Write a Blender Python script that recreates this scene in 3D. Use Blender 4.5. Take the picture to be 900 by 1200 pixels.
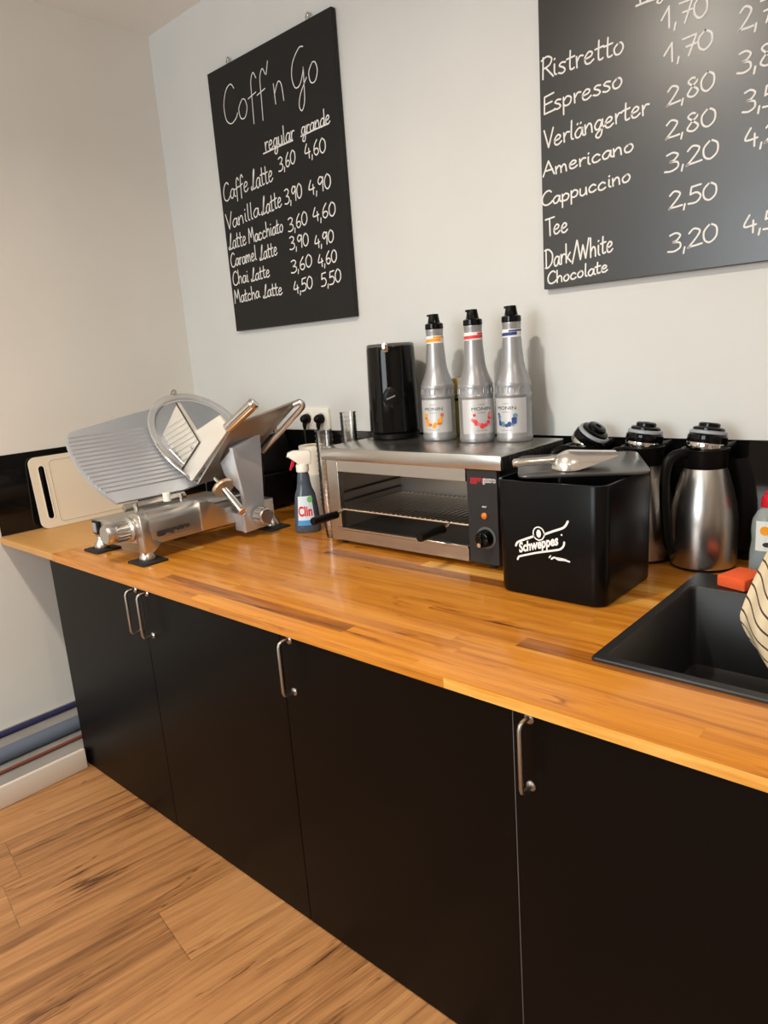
import bpy, bmesh, math, random
from mathutils import Vector, Matrix
for o in list(bpy.data.objects):
    bpy.data.objects.remove(o)
SC = bpy.context.scene
COL = SC.collection
PI = math.pi
R = math.radians

# ------------------------------------------------------------------ camera
cam_d = bpy.data.cameras.new('camera')
cam = bpy.data.objects.new('camera', cam_d)
COL.objects.link(cam)
RW = ((0.74370998, 0.6645952, -0.07217115), (0.09346401, -0.21027023, -0.97316541), (-0.66193651, 0.71700742, -0.2184958))
right, down, fwd = (Vector(r) for r in RW)
m3 = Matrix((right, -down, -fwd)).transposed()
cam.matrix_world = Matrix.Translation((2.89476087, -1.90103576, 1.41037476)) @ m3.to_4x4()
cam_d.sensor_fit = 'VERTICAL'
cam_d.sensor_height = 36
cam_d.lens = 822.19 / 1200 * 36
cam_d.clip_start = 0.02
SC.camera = cam

# ------------------------------------------------------------------ light
SC.view_settings.view_transform = 'Standard'
SC.view_settings.look = 'None'
SC.view_settings.exposure = -0.12
SC.view_settings.gamma = 1.0
SC.view_settings.use_curve_mapping = False
SC.cycles.use_denoising = True
SC.cycles.transparent_max_bounces = 64
SC.cycles.max_bounces = 10
wd = bpy.data.worlds.new('world')
SC.world = wd
wd.use_nodes = True
wd.node_tree.nodes['Background'].inputs[0].default_value = (0.90, 0.93, 1.0, 1)
wd.node_tree.nodes['Background'].inputs[1].default_value = 0.38


def area(name, loc, target, size, size_y, power, color, shape='RECTANGLE', spread=180):
    d = bpy.data.lights.new(name, 'AREA')
    d.shape = shape
    d.size = size
    if shape in ('RECTANGLE', 'ELLIPSE'):
        d.size_y = size_y
    d.energy = power
    d.color = color
    d.spread = R(spread)
    o = bpy.data.objects.new(name, d)
    COL.objects.link(o)
    o.location = loc
    o.rotation_euler = (Vector(target) - Vector(loc)).to_track_quat('-Z', 'Y').to_euler()
    return o


area('ceiling_spot_and_fill', (1.74, -1.65, 2.74), (1.74, -1.3, 0), 0.10, 0.10, 27, (1.0, 0.89, 0.74), 'DISK', 150)
for (lx_, ly_) in ((3.7, -1.65), (0.2, -3.5), (3.7, -3.5)):  # added warm fills, no known fittings here; they give bounce and highlights
    area('ceiling_spot_and_fill', (lx_, ly_, 2.74), (lx_, ly_, 0), 0.10, 0.10, 14, (1.0, 0.90, 0.76), 'DISK', 150)
area('window_daylight', (1.80, -4.93, 1.85), (1.85, 0, 1.6), 1.8, 1.5, 98, (0.88, 0.96, 1.0))

# ------------------------------------------------------------------ materials
MATS = {}


def mat(name, color, rough=0.5, metal=0.0, spec=0.5, trans=0.0, ior=1.45, coat=0.0, bump=0.0, bump_scale=60.0, var=0.0, var_scale=8.0, emit=None, aniso=0.0, stretch=None):
    if name in MATS:
        return MATS[name]
    m = bpy.data.materials.new(name)
    m.use_nodes = True
    nt = m.node_tree
    b = nt.nodes['Principled BSDF']
    b.inputs['Base Color'].default_value = (*color, 1)
    b.inputs['Roughness'].default_value = rough
    b.inputs['Metallic'].default_value = metal
    b.inputs['Specular IOR Level'].default_value = spec
    b.inputs['Transmission Weight'].default_value = trans
    b.inputs['IOR'].default_value = ior
    b.inputs['Coat Weight'].default_value = coat
    b.inputs['Coat Roughness'].default_value = 0.08
    if aniso:
        b.inputs['Anisotropic'].default_value = aniso
    if bump or var:
        tc = nt.nodes.new('ShaderNodeTexCoord')
        mp = nt.nodes.new('ShaderNodeMapping')
        if stretch:
            mp.inputs['Scale'].default_value = stretch
        nt.links.new(tc.outputs['Object'], mp.inputs['Vector'])
    if bump:
        n = nt.nodes.new('ShaderNodeTexNoise')
        n.inputs['Scale'].default_value = bump_scale
        n.inputs['Detail'].default_value = 4
        bp = nt.nodes.new('ShaderNodeBump')
        bp.inputs['Strength'].default_value = bump
        bp.inputs['Distance'].default_value = 0.002
        nt.links.new(mp.outputs[0], n.inputs['Vector'])
        nt.links.new(n.outputs[0], bp.inputs['Height'])
        nt.links.new(bp.outputs[0], b.inputs['Normal'])
    if var:
        n = nt.nodes.new('ShaderNodeTexNoise')
        n.inputs['Scale'].default_value = var_scale
        n.inputs['Detail'].default_value = 5
        nt.links.new(mp.outputs[0], n.inputs['Vector'])
        r = nt.nodes.new('ShaderNodeValToRGB')
        r.color_ramp.elements[0].position = 0.3
        r.color_ramp.elements[1].position = 0.7
        r.color_ramp.elements[0].color = (*[c * (1 - var) for c in color], 1)
        r.color_ramp.elements[1].color = (*[min(1, c * (1 + var)) for c in color], 1)
        nt.links.new(n.outputs[0], r.inputs[0])
        nt.links.new(r.outputs[0], b.inputs['Base Color'])
    if emit:
        b.inputs['Emission Color'].default_value = (*emit[:3], 1)
        b.inputs['Emission Strength'].default_value = emit[3]
    MATS[name] = m
    return m


def srgb(r, g, b):
    f = lambda c: (c / 255 / 12.92) if c / 255 <= 0.04045 else ((c / 255 + 0.055) / 1.055) ** 2.4
    return (f(r), f(g), f(b))


def wood_planks(name, length, width, axis, stops, rough, angle=0.0, grain=1.0, coat=0.0, gap=0.0, contrast=1.0, accent=0.0, crack=0.0):
    """boards running along local X (or Y), each with its own tint, streaks and knots"""
    m = bpy.data.materials.new(name)
    m.use_nodes = True
    nt = m.node_tree
    N, L = nt.nodes, nt.links
    b = N['Principled BSDF']
    b.inputs['Roughness'].default_value = rough
    b.inputs['Coat Weight'].default_value = coat
    b.inputs['Coat Roughness'].default_value = 0.12
    tc = N.new('ShaderNodeTexCoord')
    mp = N.new('ShaderNodeMapping')
    mp.inputs['Rotation'].default_value = (0, 0, angle + (PI / 2 if axis == 'Y' else 0))
    L.new(tc.outputs['Object'], mp.inputs['Vector'])
    sp = N.new('ShaderNodeSeparateXYZ')
    L.new(mp.outputs[0], sp.inputs[0])

    def math_(op, a, c=None, d=None):
        n = N.new('ShaderNodeMath')
        n.operation = op
        for i, v in enumerate((a, c, d)):
            if v is None:
                continue
            if isinstance(v, (int, float)):
                n.inputs[i].default_value = v
            else:
                L.new(v, n.inputs[i])
        return n.outputs[0]
    # the thickness direction folds into the rows so that front edges show boards too
    yy = math_('ADD', sp.outputs[1], sp.outputs[2])
    row_f = math_('DIVIDE', yy, width)
    row = math_('FLOOR', row_f)
    wn = N.new('ShaderNodeTexWhiteNoise')
    wn.noise_dimensions = '1D'
    L.new(row, wn.inputs['W'])
    off = math_('MULTIPLY', wn.outputs[0], 7.3)
    col_f = math_('ADD', math_('DIVIDE', sp.outputs[0], length), off)
    colm = math_('FLOOR', col_f)
    cb = N.new('ShaderNodeCombineXYZ')
    L.new(row, cb.inputs[0])
    L.new(colm, cb.inputs[1])
    wn2 = N.new('ShaderNodeTexWhiteNoise')
    wn2.noise_dimensions = '3D'
    L.new(cb.outputs[0], wn2.inputs['Vector'])
    tint = wn2.outputs[0]
    # grain
    cv = N.new('ShaderNodeCombineXYZ')
    L.new(math_('MULTIPLY', sp.outputs[0], 1.3), cv.inputs[0])
    L.new(math_('MULTIPLY', yy, 22.0), cv.inputs[1])
    L.new(math_('MULTIPLY', tint, 40.0), cv.inputs[2])
    n1 = N.new('ShaderNodeTexNoise')
    n1.inputs['Scale'].default_value = 1.6
    n1.inputs['Detail'].default_value = 7
    n1.inputs['Roughness'].default_value = 0.62
    n1.inputs['Distortion'].default_value = 0.6
    L.new(cv.outputs[0], n1.inputs['Vector'])
    cv2 = N.new('ShaderNodeCombineXYZ')
    L.new(math_('MULTIPLY', sp.outputs[0], 3.5), cv2.inputs[0])
    L.new(math_('MULTIPLY', yy, 150.0), cv2.inputs[1])
    L.new(math_('MULTIPLY', tint, 17.0), cv2.inputs[2])
    n2 = N.new('ShaderNodeTexNoise')
    n2.inputs['Scale'].default_value = 1.5
    n2.inputs['Detail'].default_value = 4
    L.new(cv2.outputs[0], n2.inputs['Vector'])
    # knots / dark flecks
    cv3 = N.new('ShaderNodeCombineXYZ')
    L.new(math_('MULTIPLY', sp.outputs[0], 2.2), cv3.inputs[0])
    L.new(math_('MULTIPLY', yy, 9.0), cv3.inputs[1])
    L.new(math_('MULTIPLY', tint, 9.0), cv3.inputs[2])
    n3 = N.new('ShaderNodeTexNoise')
    n3.inputs['Scale'].default_value = 1.9
    n3.inputs['Detail'].default_value = 3
    L.new(cv3.outputs[0], n3.inputs['Vector'])
    knot = N.new('ShaderNodeMapRange')
    knot.inputs[1].default_value = 0.66
    knot.inputs[2].default_value = 0.80
    L.new(n3.outputs[0], knot.inputs[0])
    f = math_('ADD', math_('MULTIPLY', math_('SUBTRACT', tint, 0.5), 0.62 * contrast), math_('MULTIPLY', math_('SUBTRACT', n1.outputs[0], 0.5), 1.05 * grain))
    f = math_('ADD', f, math_('MULTIPLY', math_('SUBTRACT', n2.outputs[0], 0.5), 0.30 * grain))
    f = math_('SUBTRACT', f, math_('MULTIPLY', knot.outputs[0], 0.35 * grain))
    f = math_('ADD', f, math_('MULTIPLY', math_('GREATER_THAN', tint, 0.93), 0.30 * accent))
    f = math_('SUBTRACT', f, math_('MULTIPLY', math_('LESS_THAN', tint, 0.07), 0.22 * accent))
    cv4 = N.new('ShaderNodeCombineXYZ')
    L.new(math_('MULTIPLY', sp.outputs[0], 0.9), cv4.inputs[0])
    L.new(math_('MULTIPLY', yy, 11.0), cv4.inputs[1])
    L.new(math_('MULTIPLY', tint, 23.0), cv4.inputs[2])
    n4 = N.new('ShaderNodeTexNoise')
    n4.inputs['Scale'].default_value = 1.7
    n4.inputs['Detail'].default_value = 5
    L.new(cv4.outputs[0], n4.inputs['Vector'])
    cr = N.new('ShaderNodeMapRange')
    cr.inputs[1].default_value = 0.0
    cr.inputs[2].default_value = 0.016
    cr.inputs[3].default_value = 1.0
    cr.inputs[4].default_value = 0.0
    L.new(math_('ABSOLUTE', math_('SUBTRACT', n4.outputs[0], 0.5)), cr.inputs[0])
    msk = N.new('ShaderNodeMapRange')
    msk.inputs[1].default_value = 0.50
    msk.inputs[2].default_value = 0.62
    L.new(n3.outputs[0], msk.inputs[0])
    f = math_('SUBTRACT', f, math_('MULTIPLY', math_('MULTIPLY', cr.outputs[0], msk.outputs[0]), crack))
    f = math_('ADD', f, 0.5)
    rp = N.new('ShaderNodeValToRGB')
    e = rp.color_ramp.elements
    e[0].position, e[0].color = stops[0][0], (*stops[0][1], 1)
    e[1].position, e[1].color = stops[-1][0], (*stops[-1][1], 1)
    for p, c in stops[1:-1]:
        q = e.new(p)
        q.color = (*c, 1)
    L.new(f, rp.inputs[0])
    outc = rp.outputs[0]
    if gap:
        fr = math_('FRACT', row_f)
        fc = math_('FRACT', col_f)
        g1 = math_('LESS_THAN', fr, gap / width)
        g2 = math_('LESS_THAN', fc, gap / length)
        g = math_('MAXIMUM', g1, g2)
        mx = N.new('ShaderNodeMix')
        mx.data_type = 'RGBA'
        L.new(math_('MULTIPLY', g, 0.32), mx.inputs[0])
        L.new(outc, mx.inputs[6])
        mx.inputs[7].default_value = (*[c * 0.35 for c in stops[0][1]], 1)
        outc = mx.outputs[2]
    L.new(outc, b.inputs['Base Color'])
    bp = N.new('ShaderNodeBump')
    bp.inputs['Strength'].default_value = 0.06
    bp.inputs['Distance'].default_value = 0.001
    L.new(n2.outputs[0], bp.inputs['Height'])
    L.new(bp.outputs[0], b.inputs['Normal'])
    return m


M_WALL = mat('wall_paint', srgb(213, 215, 213), 0.85, bump=0.12, bump_scale=220, var=0.02, var_scale=3)
M_WALLL = mat('wall_paint_grey', srgb(232, 229, 222), 0.85, bump=0.12, bump_scale=220, var=0.02, var_scale=3)
M_FAR = mat('taupe_wall_paint', srgb(176, 168, 158), 0.9)
M_CEIL = mat('ceiling_paint', srgb(242, 240, 236), 0.9)
M_TRIM = mat('white_lacquer', srgb(232, 224, 212), 0.45)
M_LEDGE = mat('grey_screed', srgb(150, 145, 140), 0.7, var=0.1)
M_BLACKGLASS = mat('black_glass', (0.004, 0.004, 0.004), 0.06, spec=0.5)
M_DOOR = mat('black_laminate', (0.0026, 0.0017, 0.0013), 0.36, spec=0.14, bump=0.02, bump_scale=300)
M_EDGE = mat('lit_edge_grey', srgb(90, 88, 86), 0.5)
M_CARC = mat('dark_carcass', (0.02, 0.018, 0.016), 0.6)
M_STEEL = mat('brushed_steel', (0.50, 0.475, 0.44), 0.27, 1.0, bump=0.05, bump_scale=40, stretch=(2, 60, 60))
M_STEEL_V = mat('brushed_steel_round', (0.47, 0.445, 0.42), 0.28, 1.0, bump=0.05, bump_scale=40, stretch=(60, 60, 2))
M_CHROME = mat('chrome', (0.62, 0.60, 0.57), 0.10, 1.0)
M_ALU = mat('cast_aluminium', (0.60, 0.575, 0.545), 0.30, 1.0, bump=0.03, bump_scale=120)
M_ALU_B = mat('anodised_aluminium', (0.60, 0.63, 0.68), 0.42, 0.7, bump=0.03, bump_scale=90)
M_DARKSTEEL = mat('dark_enamel', (0.045, 0.040, 0.036), 0.35, 0.6)
M_BLACK = mat('black_plastic', (0.004, 0.0037, 0.0035), 0.36, spec=0.2)
M_BLACKM = mat('matt_black_plastic', (0.012, 0.011, 0.0105), 0.55)
M_BLACKG = mat('gloss_black_plastic', (0.003, 0.003, 0.003), 0.07, spec=0.26)
M_RUBBER = mat('black_rubber', (0.012, 0.012, 0.012), 0.7)
M_BOARD = mat('chalkboard_black', srgb(10, 10, 12), 0.33, spec=1.0, bump=0.05, bump_scale=400)
M_BOARDL = mat('chalkboard_matt_black', srgb(17, 17, 18), 0.45, spec=0.45, bump=0.05, bump_scale=400)
M_CHALK = mat('chalk_marker_white', (0.80, 0.79, 0.77), 0.9)
M_WHITE = mat('white_plastic', srgb(240, 236, 226), 0.4)
M_CREAM = mat('cream_cutting_board', srgb(240, 228, 206), 0.5)
M_SILVER = mat('silver_bottle_plastic', (0.37, 0.375, 0.39), 0.34, 0.6)
M_SILVERD = mat('silver_label_line', (0.30, 0.30, 0.31), 0.4, 0.5)
M_LETTER = mat('dark_print', (0.03, 0.03, 0.035), 0.6)
M_WPRINT = mat('white_print', (0.85, 0.84, 0.82), 0.6)
M_RPRINT = mat('red_print', srgb(214, 24, 40), 0.5)
M_BPRINT = mat('blue_print', srgb(70, 150, 215), 0.5)
M_GPRINT = mat('green_print', srgb(120, 190, 120), 0.5)
M_YEL = mat('mango_orange', srgb(245, 160, 20), 0.5)
M_YEL2 = mat('mango_red', srgb(215, 90, 40), 0.5)
M_RED1 = mat('berry_red', srgb(222, 60, 70), 0.5)
M_RED2 = mat('berry_pink', srgb(238, 130, 120), 0.5)
M_BLU1 = mat('blueberry', srgb(44, 66, 130), 0.5)
M_BLU2 = mat('blueberry_teal', srgb(90, 140, 150), 0.5)
M_REDP = mat('red_plastic', srgb(205, 25, 40), 0.35)
M_ORANGE = mat('orange_lamp_lens', srgb(214, 120, 30), 0.3)
M_SPONGE = mat('orange_sponge', srgb(238, 96, 48), 0.95, bump=0.6, bump_scale=180)
M_SINK = mat('black_composite_stone', (0.012, 0.012, 0.013), 0.45, bump=0.05, bump_scale=500)
M_PAPER = mat('white_paper', srgb(240, 232, 216), 0.9, bump=0.2, bump_scale=120)


def thin_clear(name, tint, gain=1.0):
    """thin clear plastic: see-through straight on, reflecting towards grazing angles"""
    m = bpy.data.materials.new(name)
    m.use_nodes = True
    nt = m.node_tree
    nt.nodes.remove(nt.nodes['Principled BSDF'])
    tr = nt.nodes.new('ShaderNodeBsdfTransparent')
    tr.inputs[0].default_value = (*tint, 1)
    gl = nt.nodes.new('ShaderNodeBsdfGlossy')
    gl.inputs['Roughness'].default_value = 0.10
    gl.inputs[0].default_value = (0.95, 0.95, 0.94, 1)
    fr = nt.nodes.new('ShaderNodeFresnel')
    fr.inputs[0].default_value = 1.42
    ml = nt.nodes.new('ShaderNodeMath')
    ml.operation = 'MULTIPLY_ADD'
    ml.use_clamp = True
    ml.inputs[1].default_value = gain
    ml.inputs[2].default_value = 0.015
    mx = nt.nodes.new('ShaderNodeMixShader')
    nt.links.new(fr.outputs[0], ml.inputs[0])
    nt.links.new(ml.outputs[0], mx.inputs[0])
    nt.links.new(tr.outputs[0], mx.inputs[1])
    nt.links.new(gl.outputs[0], mx.inputs[2])
    nt.links.new(mx.outputs[0], nt.nodes['Material Output'].inputs[0])
    return m


M_CLEAR = thin_clear('clear_plastic', (0.993, 0.993, 0.990), 1.0)
M_CLEARB = mat('clear_bottle', (0.62, 0.70, 0.66), 0.08)
M_CLEARB.node_tree.nodes['Principled BSDF'].inputs['Alpha'].default_value = 0.35
M_CLINB = mat('smoky_blue_bottle', (0.10, 0.13, 0.17), 0.08, trans=0.35, ior=1.35)
M_GUARD = mat('smoked_guard_plastic', (0.56, 0.55, 0.55), 0.22)
M_GUARD.node_tree.nodes['Principled BSDF'].inputs['Alpha'].default_value = 0.5
M_TANREFL = mat('tan_reflection_metal', (0.66, 0.47, 0.31), 0.3, 0.85)  # tan reflected from the oak worktop is put into the metal colour
M_TRANSL = mat('grey_silicone', srgb(150, 155, 162), 0.35)
M_YGLASS = mat('pale_yellow_glass', srgb(214, 200, 120), 0.15, trans=0.35)
M_TAN = mat('tan_label', srgb(205, 178, 120), 0.6)
M_PIPEB = mat('blue_grey_insulation', srgb(98, 108, 124), 0.6)
M_PIPED = mat('dark_blue_hose', srgb(44, 44, 84), 0.5)
M_PIPEW = mat('white_pipe', srgb(205, 200, 195), 0.4)
M_PIPER = mat('rust_red_cable', srgb(120, 60, 44), 0.6)
M_RACK = mat('rack_wire', (0.80, 0.73, 0.63), 0.32, 1.0)
M_PANEL = mat('charcoal_panel', (0.022, 0.022, 0.024), 0.42, spec=0.35)

M_TOP = wood_planks('oak_butcher_block', 0.75, 0.047, 'X', [(0.0, srgb(92, 48, 10)), (0.25, srgb(158, 92, 24)), (0.5, srgb(198, 126, 38)), (0.75, srgb(212, 146, 54)), (1.0, srgb(232, 178, 92))], 0.27, grain=0.95, coat=0.3, contrast=0.26, accent=1.0, crack=0.3)
M_TOP2 = wood_planks('pale_oak_block', 0.9, 0.06, 'X', [(0.0, srgb(150, 96, 44)), (0.5, srgb(200, 148, 84)), (1.0, srgb(220, 172, 108))], 0.45, grain=0.35, contrast=0.3)
M_FLOOR = wood_planks('oak_vinyl_floor', 1.25, 0.21, 'Y', [(0.0, srgb(74, 44, 22)), (0.25, srgb(124, 82, 46)), (0.5, srgb(168, 118, 72)), (0.75, srgb(188, 138, 88)), (1.0, srgb(204, 158, 108))], 0.45, angle=R(9), grain=1.15, gap=0.003, contrast=0.24, crack=0.34)


# ------------------------------------------------------------------ mesh helpers
class MB:
    def __init__(self):
        self.bm = bmesh.new()

    def box(self, x0, x1, y0, y1, z0, z1, bev=0.0, seg=2, mtx=None):
        r = bmesh.ops.create_cube(self.bm, size=1)
        vs = r['verts']
        for v in vs:
            v.co = Vector((x0 + (v.co.x + .5) * (x1 - x0), y0 + (v.co.y + .5) * (y1 - y0), z0 + (v.co.z + .5) * (z1 - z0)))
        if mtx is not None:
            for v in vs:
                v.co = mtx @ v.co
        if bev:
            es = list({e for v in vs for e in v.link_edges})
            bmesh.ops.bevel(self.bm, geom=es, offset=bev, segments=seg, profile=0.5, affect='EDGES')
        return self

    def prism(self, pts, f0, f1, bev=0.0):
        """pts 2D list; f0(p), f1(p) map to 3-D for the two caps"""
        a = [self.bm.verts.new(f0(p)) for p in pts]
        b = [self.bm.verts.new(f1(p)) for p in pts]
        n = len(pts)
        fs = [self.bm.faces.new(a), self.bm.faces.new(list(reversed(b)))]
        for i in range(n):
            fs.append(self.bm.faces.new((a[i], b[i], b[(i + 1) % n], a[(i + 1) % n])))
        if bev:
            es = [e for f in fs[:2] for e in f.edges]
            bmesh.ops.bevel(self.bm, geom=es, offset=bev, segments=2, profile=0.5, affect='EDGES')
        return self

    def lathe(self, prof, seg=40, mtx=None, cx=0, cy=0, ell=1.0, cap0=True, cap1=True):
        rings = []
        for r, z in prof:
            ring = []
            for i in range(seg):
                a = 2 * PI * i / seg
                p = Vector((cx + r * math.cos(a), cy + r * ell * math.sin(a), z))
                if mtx is not None:
                    p = mtx @ p
                ring.append(self.bm.verts.new(p))
            rings.append(ring)
        for k in range(len(rings) - 1):
            A, B = rings[k], rings[k + 1]
            for i in range(seg):
                j = (i + 1) % seg
                self.bm.faces.new((A[i], A[j], B[j], B[i]))
        if cap0:
            self.bm.faces.new(list(reversed(rings[0])))
        if cap1:
            self.bm.faces.new(rings[-1])
        return self

    def tube(self, path, r, seg=10, caps=True, flat=1.0):
        P = [Vector(p) for p in path]
        n = len(P)
        rr = r if isinstance(r, (list, tuple)) else [r] * n
        rings = []
        up = None
        for i in range(n):
            t = (P[min(i + 1, n - 1)] - P[max(i - 1, 0)]).normalized()
            if up is None:
                up = Vector((0, 0, 1)) if abs(t.z) < 0.9 else Vector((1, 0, 0))
            s = t.cross(up).normalized()
            up = s.cross(t).normalized()
            rings.append([self.bm.verts.new(P[i] + (s * math.cos(2 * PI * k / seg) + up * math.sin(2 * PI * k / seg) * flat) * rr[i]) for k in range(seg)])
        for a in range(n - 1):
            for k in range(seg):
                j = (k + 1) % seg
                self.bm.faces.new((rings[a][k], rings[a][j], rings[a + 1][j], rings[a + 1][k]))
        if caps:
            self.bm.faces.new(list(reversed(rings[0])))
            self.bm.faces.new(rings[-1])
        return self

    def ribbon(self, pts, width, fmap, closed=False):
        """flat 2-D stroke of a given width mapped to 3-D"""
        n = len(pts)
        L, Rr = [], []
        for i in range(n):
            a = pts[max(i - 1, 0)]
            c = pts[min(i + 1, n - 1)]
            dx, dy = c[0] - a[0], c[1] - a[1]
            l = math.hypot(dx, dy) or 1
            nx, ny = -dy / l * width / 2, dx / l * width / 2
            L.append(self.bm.verts.new(fmap((pts[i][0] + nx, pts[i][1] + ny))))
            Rr.append(self.bm.verts.new(fmap((pts[i][0] - nx, pts[i][1] - ny))))
        for i in range(n - 1):
            self.bm.faces.new((Rr[i], Rr[i + 1], L[i + 1], L[i]))
        # round ends
        for (q, s) in ((0, -1), (n - 1, 1)):
            c = pts[q]
            a = pts[1] if q == 0 else pts[n - 2]
            ang = math.atan2(c[1] - a[1], c[0] - a[0])
            arc = [self.bm.verts.new(fmap((c[0] + math.cos(ang + t) * width / 2, c[1] + math.sin(ang + t) * width / 2))) for t in (PI / 4, 0, -PI / 4)]
            vs = [L[q], arc[2], arc[1], arc[0], Rr[q]] if q == 0 else [Rr[q], arc[2], arc[1], arc[0], L[q]]
            try:
                self.bm.faces.new(vs)
            except ValueError:
                pass
        return self

    def poly(self, pts):
        self.bm.faces.new([self.bm.verts.new(p) for p in pts])
        return self

    def disc(self, c, r, fmap, n=18, ry=None):
        self.bm.faces.new([self.bm.verts.new(fmap((c[0] + r * math.cos(2 * PI * i / n), c[1] + (ry or r) * math.sin(2 * PI * i / n)))) for i in range(n)])
        return self

    def text(self, s, size, fmap, bold=0.0, width=None, height=None, shear=0.0, center=True):
        cu = bpy.data.curves.new('tmp', 'FONT')
        cu.body = s
        cu.size = size
        cu.offset = bold
        cu.shear = shear
        cu.resolution_u = 3
        to = bpy.data.objects.new('tmp', cu)
        COL.objects.link(to)
        dg = bpy.context.evaluated_depsgraph_get()
        me = to.evaluated_get(dg).to_mesh()
        xs = [v.co.x for v in me.vertices]
        ys = [v.co.y for v in me.vertices]
        x0, x1, y0, y1 = min(xs), max(xs), min(ys), max(ys)
        sx = (width / (x1 - x0)) if width else 1
        sy = (height / (y1 - y0)) if height else sx
        vs = [self.bm.verts.new(fmap(((v.co.x - (x0 + x1) / 2 if center else v.co.x - x0) * sx, (v.co.y - (y0 + y1) / 2 if center else v.co.y) * sy))) for v in me.vertices]
        for p in me.polygons:
            try:
                self.bm.faces.new([vs[i] for i in p.vertices])
            except ValueError:
                pass
        bpy.data.objects.remove(to)
        bpy.data.curves.remove(cu)
        return self

    def build(self, name, material, parent=None, flat=False, sharp=38, label=None, keep_normals=False):
        bm = self.bm
        if not keep_normals:
            bmesh.ops.recalc_face_normals(bm, faces=bm.faces)
        if not flat:
            for f in bm.faces:
                f.smooth = True
            for e in bm.edges:
                if len(e.link_faces) != 2 or e.calc_face_angle(0) > R(sharp):
                    e.smooth = False
        me = bpy.data.meshes.new(name)
        bm.to_mesh(me)
        bm.free()
        me.materials.append(material)
        o = bpy.data.objects.new(name, me)
        COL.objects.link(o)
        if parent:
            o.parent = parent
        if label:
            o['label'] = label
        return o


def thing(name, label, cat, loc=(0, 0, 0), rotz=0.0, group=None):
    o = bpy.data.objects.new(name, None)
    o.empty_display_size = 0.05
    COL.objects.link(o)
    o.location = loc
    o.rotation_euler = (0, 0, rotz)
    tag(o, label, cat, group)
    return o


def tag(o, label, cat, group=None):
    o['label'] = label
    o['category'] = cat
    if group:
        o['group'] = group
    return o


def struct(o):
    o['kind'] = 'structure'
    return o


def copy_tree(root, loc, rotz, label, group=None):
    r = root.copy()
    COL.objects.link(r)
    r.location = loc
    r.rotation_euler = (0, 0, rotz)
    r['label'] = label
    if group:
        r['group'] = group

    def rec(src, dst):
        for ch in list(src.children):
            c = ch.copy()
            COL.objects.link(c)
            c.parent = dst
            rec(ch, c)
    rec(root, r)
    return r


def smooth(pts, k=5):
    """Catmull-Rom"""
    if len(pts) < 3:
        return list(pts)
    out = []
    n = len(pts)
    dim = len(pts[0])
    for i in range(n - 1):
        p0, p1, p2, p3 = pts[max(i - 1, 0)], pts[i], pts[i + 1], pts[min(i + 2, n - 1)]
        for j in range(k):
            t = j / k
            out.append(tuple(0.5 * (2 * p1[d] + (p2[d] - p0[d]) * t + (2 * p0[d] - 5 * p1[d] + 4 * p2[d] - p3[d]) * t * t + (3 * p1[d] - p0[d] - 3 * p2[d] + p3[d]) * t ** 3) for d in range(dim)))
    out.append(tuple(pts[-1]))
    return out


def rrect(x0, x1, y0, y1, r, n=6):
    out = []
    for cx, cy, a0 in ((x1 - r, y1 - r, 0), (x0 + r, y1 - r, 90), (x0 + r, y0 + r, 180), (x1 - r, y0 + r, 270)):
        for i in range(n + 1):
            a = R(a0 + 90 * i / n)
            out.append((cx + r * math.cos(a), cy + r * math.sin(a)))
    return out


# ------------------------------------------------------------------ sizes of the room
ZT, ZB = 0.826, 0.800          # worktop top / underside
XL = -0.02                     # left wall
YD = -0.950                    # door fronts
YF = -0.962                    # worktop front edge
XR = 2.93                      # right end of the run
H = 2.80
ROOM_X, ROOM_Y = 4.6, -5.0

# ------------------------------------------------------------------ setting
struct(MB().box(-0.2, ROOM_X, ROOM_Y, 0.2, -0.06, 0.0).build('floor', M_FLOOR))
struct(MB().box(-0.2, ROOM_X, ROOM_Y, 0.2, H, H + 0.06).build('ceiling', M_CEIL))
struct(MB().box(-0.2, ROOM_X, 0.0, 0.12, 0.0, H).build('wall_back', M_WALL))
struct(MB().box(-0.2, ROOM_X, ROOM_Y - 0.1, ROOM_Y, 0.0, H).build('wall_front', M_FAR))
struct(MB().box(ROOM_X, ROOM_X + 0.1, ROOM_Y, 0.2, 0.0, H).build('wall_right', M_FAR))
struct(MB().box(XL - 0.12, XL, ROOM_Y, 0.0, 0.0, H).build('wall_left', M_WALLL))
mb = MB()
mb.box(XL, 0.432, ROOM_Y, YD - 0.012, 0.0, 0.058)
mb.box(XL, 0.398, YD - 0.012, 0.0, 0.0, 0.058)
struct(mb.build('trim_1', M_LEDGE))
struct(MB().box(0.432, 0.448, ROOM_Y, YD - 0.014, 0.0, 0.078, 0.004).build('baseboard_left', M_TRIM))

# ------------------------------------------------------------------ pipes in the recess
def pipe(name, x, z, r, m, label, cat, wob=0.0):
    pts = [(x + wob * math.sin(i * 0.9), ROOM_Y + 0.3 + i * 0.4, z + abs(wob) * 0.2) for i in range(13) if ROOM_Y + 0.3 + i * 0.4 < -0.02] + [(x, -0.02, z)]
    o = MB().tube(smooth(pts, 4), r, 14).build(name, m)
    return tag(o, label, cat)


pipe('insulated_pipe', 0.245, 0.087, 0.028, M_PIPEB, 'thick blue-grey insulated pipe lying in the wall recess behind the white skirting', 'pipe')
pipe('hose', 0.045, 0.071, 0.012, M_PIPED, 'thin dark blue hose closest to the left wall', 'hose')
pipe('water_pipe', 0.165, 0.068, 0.008, M_PIPEW, 'thin white pipe between the dark blue hose and blue-grey pipe', 'pipe')
pipe('cable', 0.315, 0.064, 0.006, M_PIPER, 'rust red cable beside the thick blue-grey pipe', 'cable', 0.012)

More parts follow.
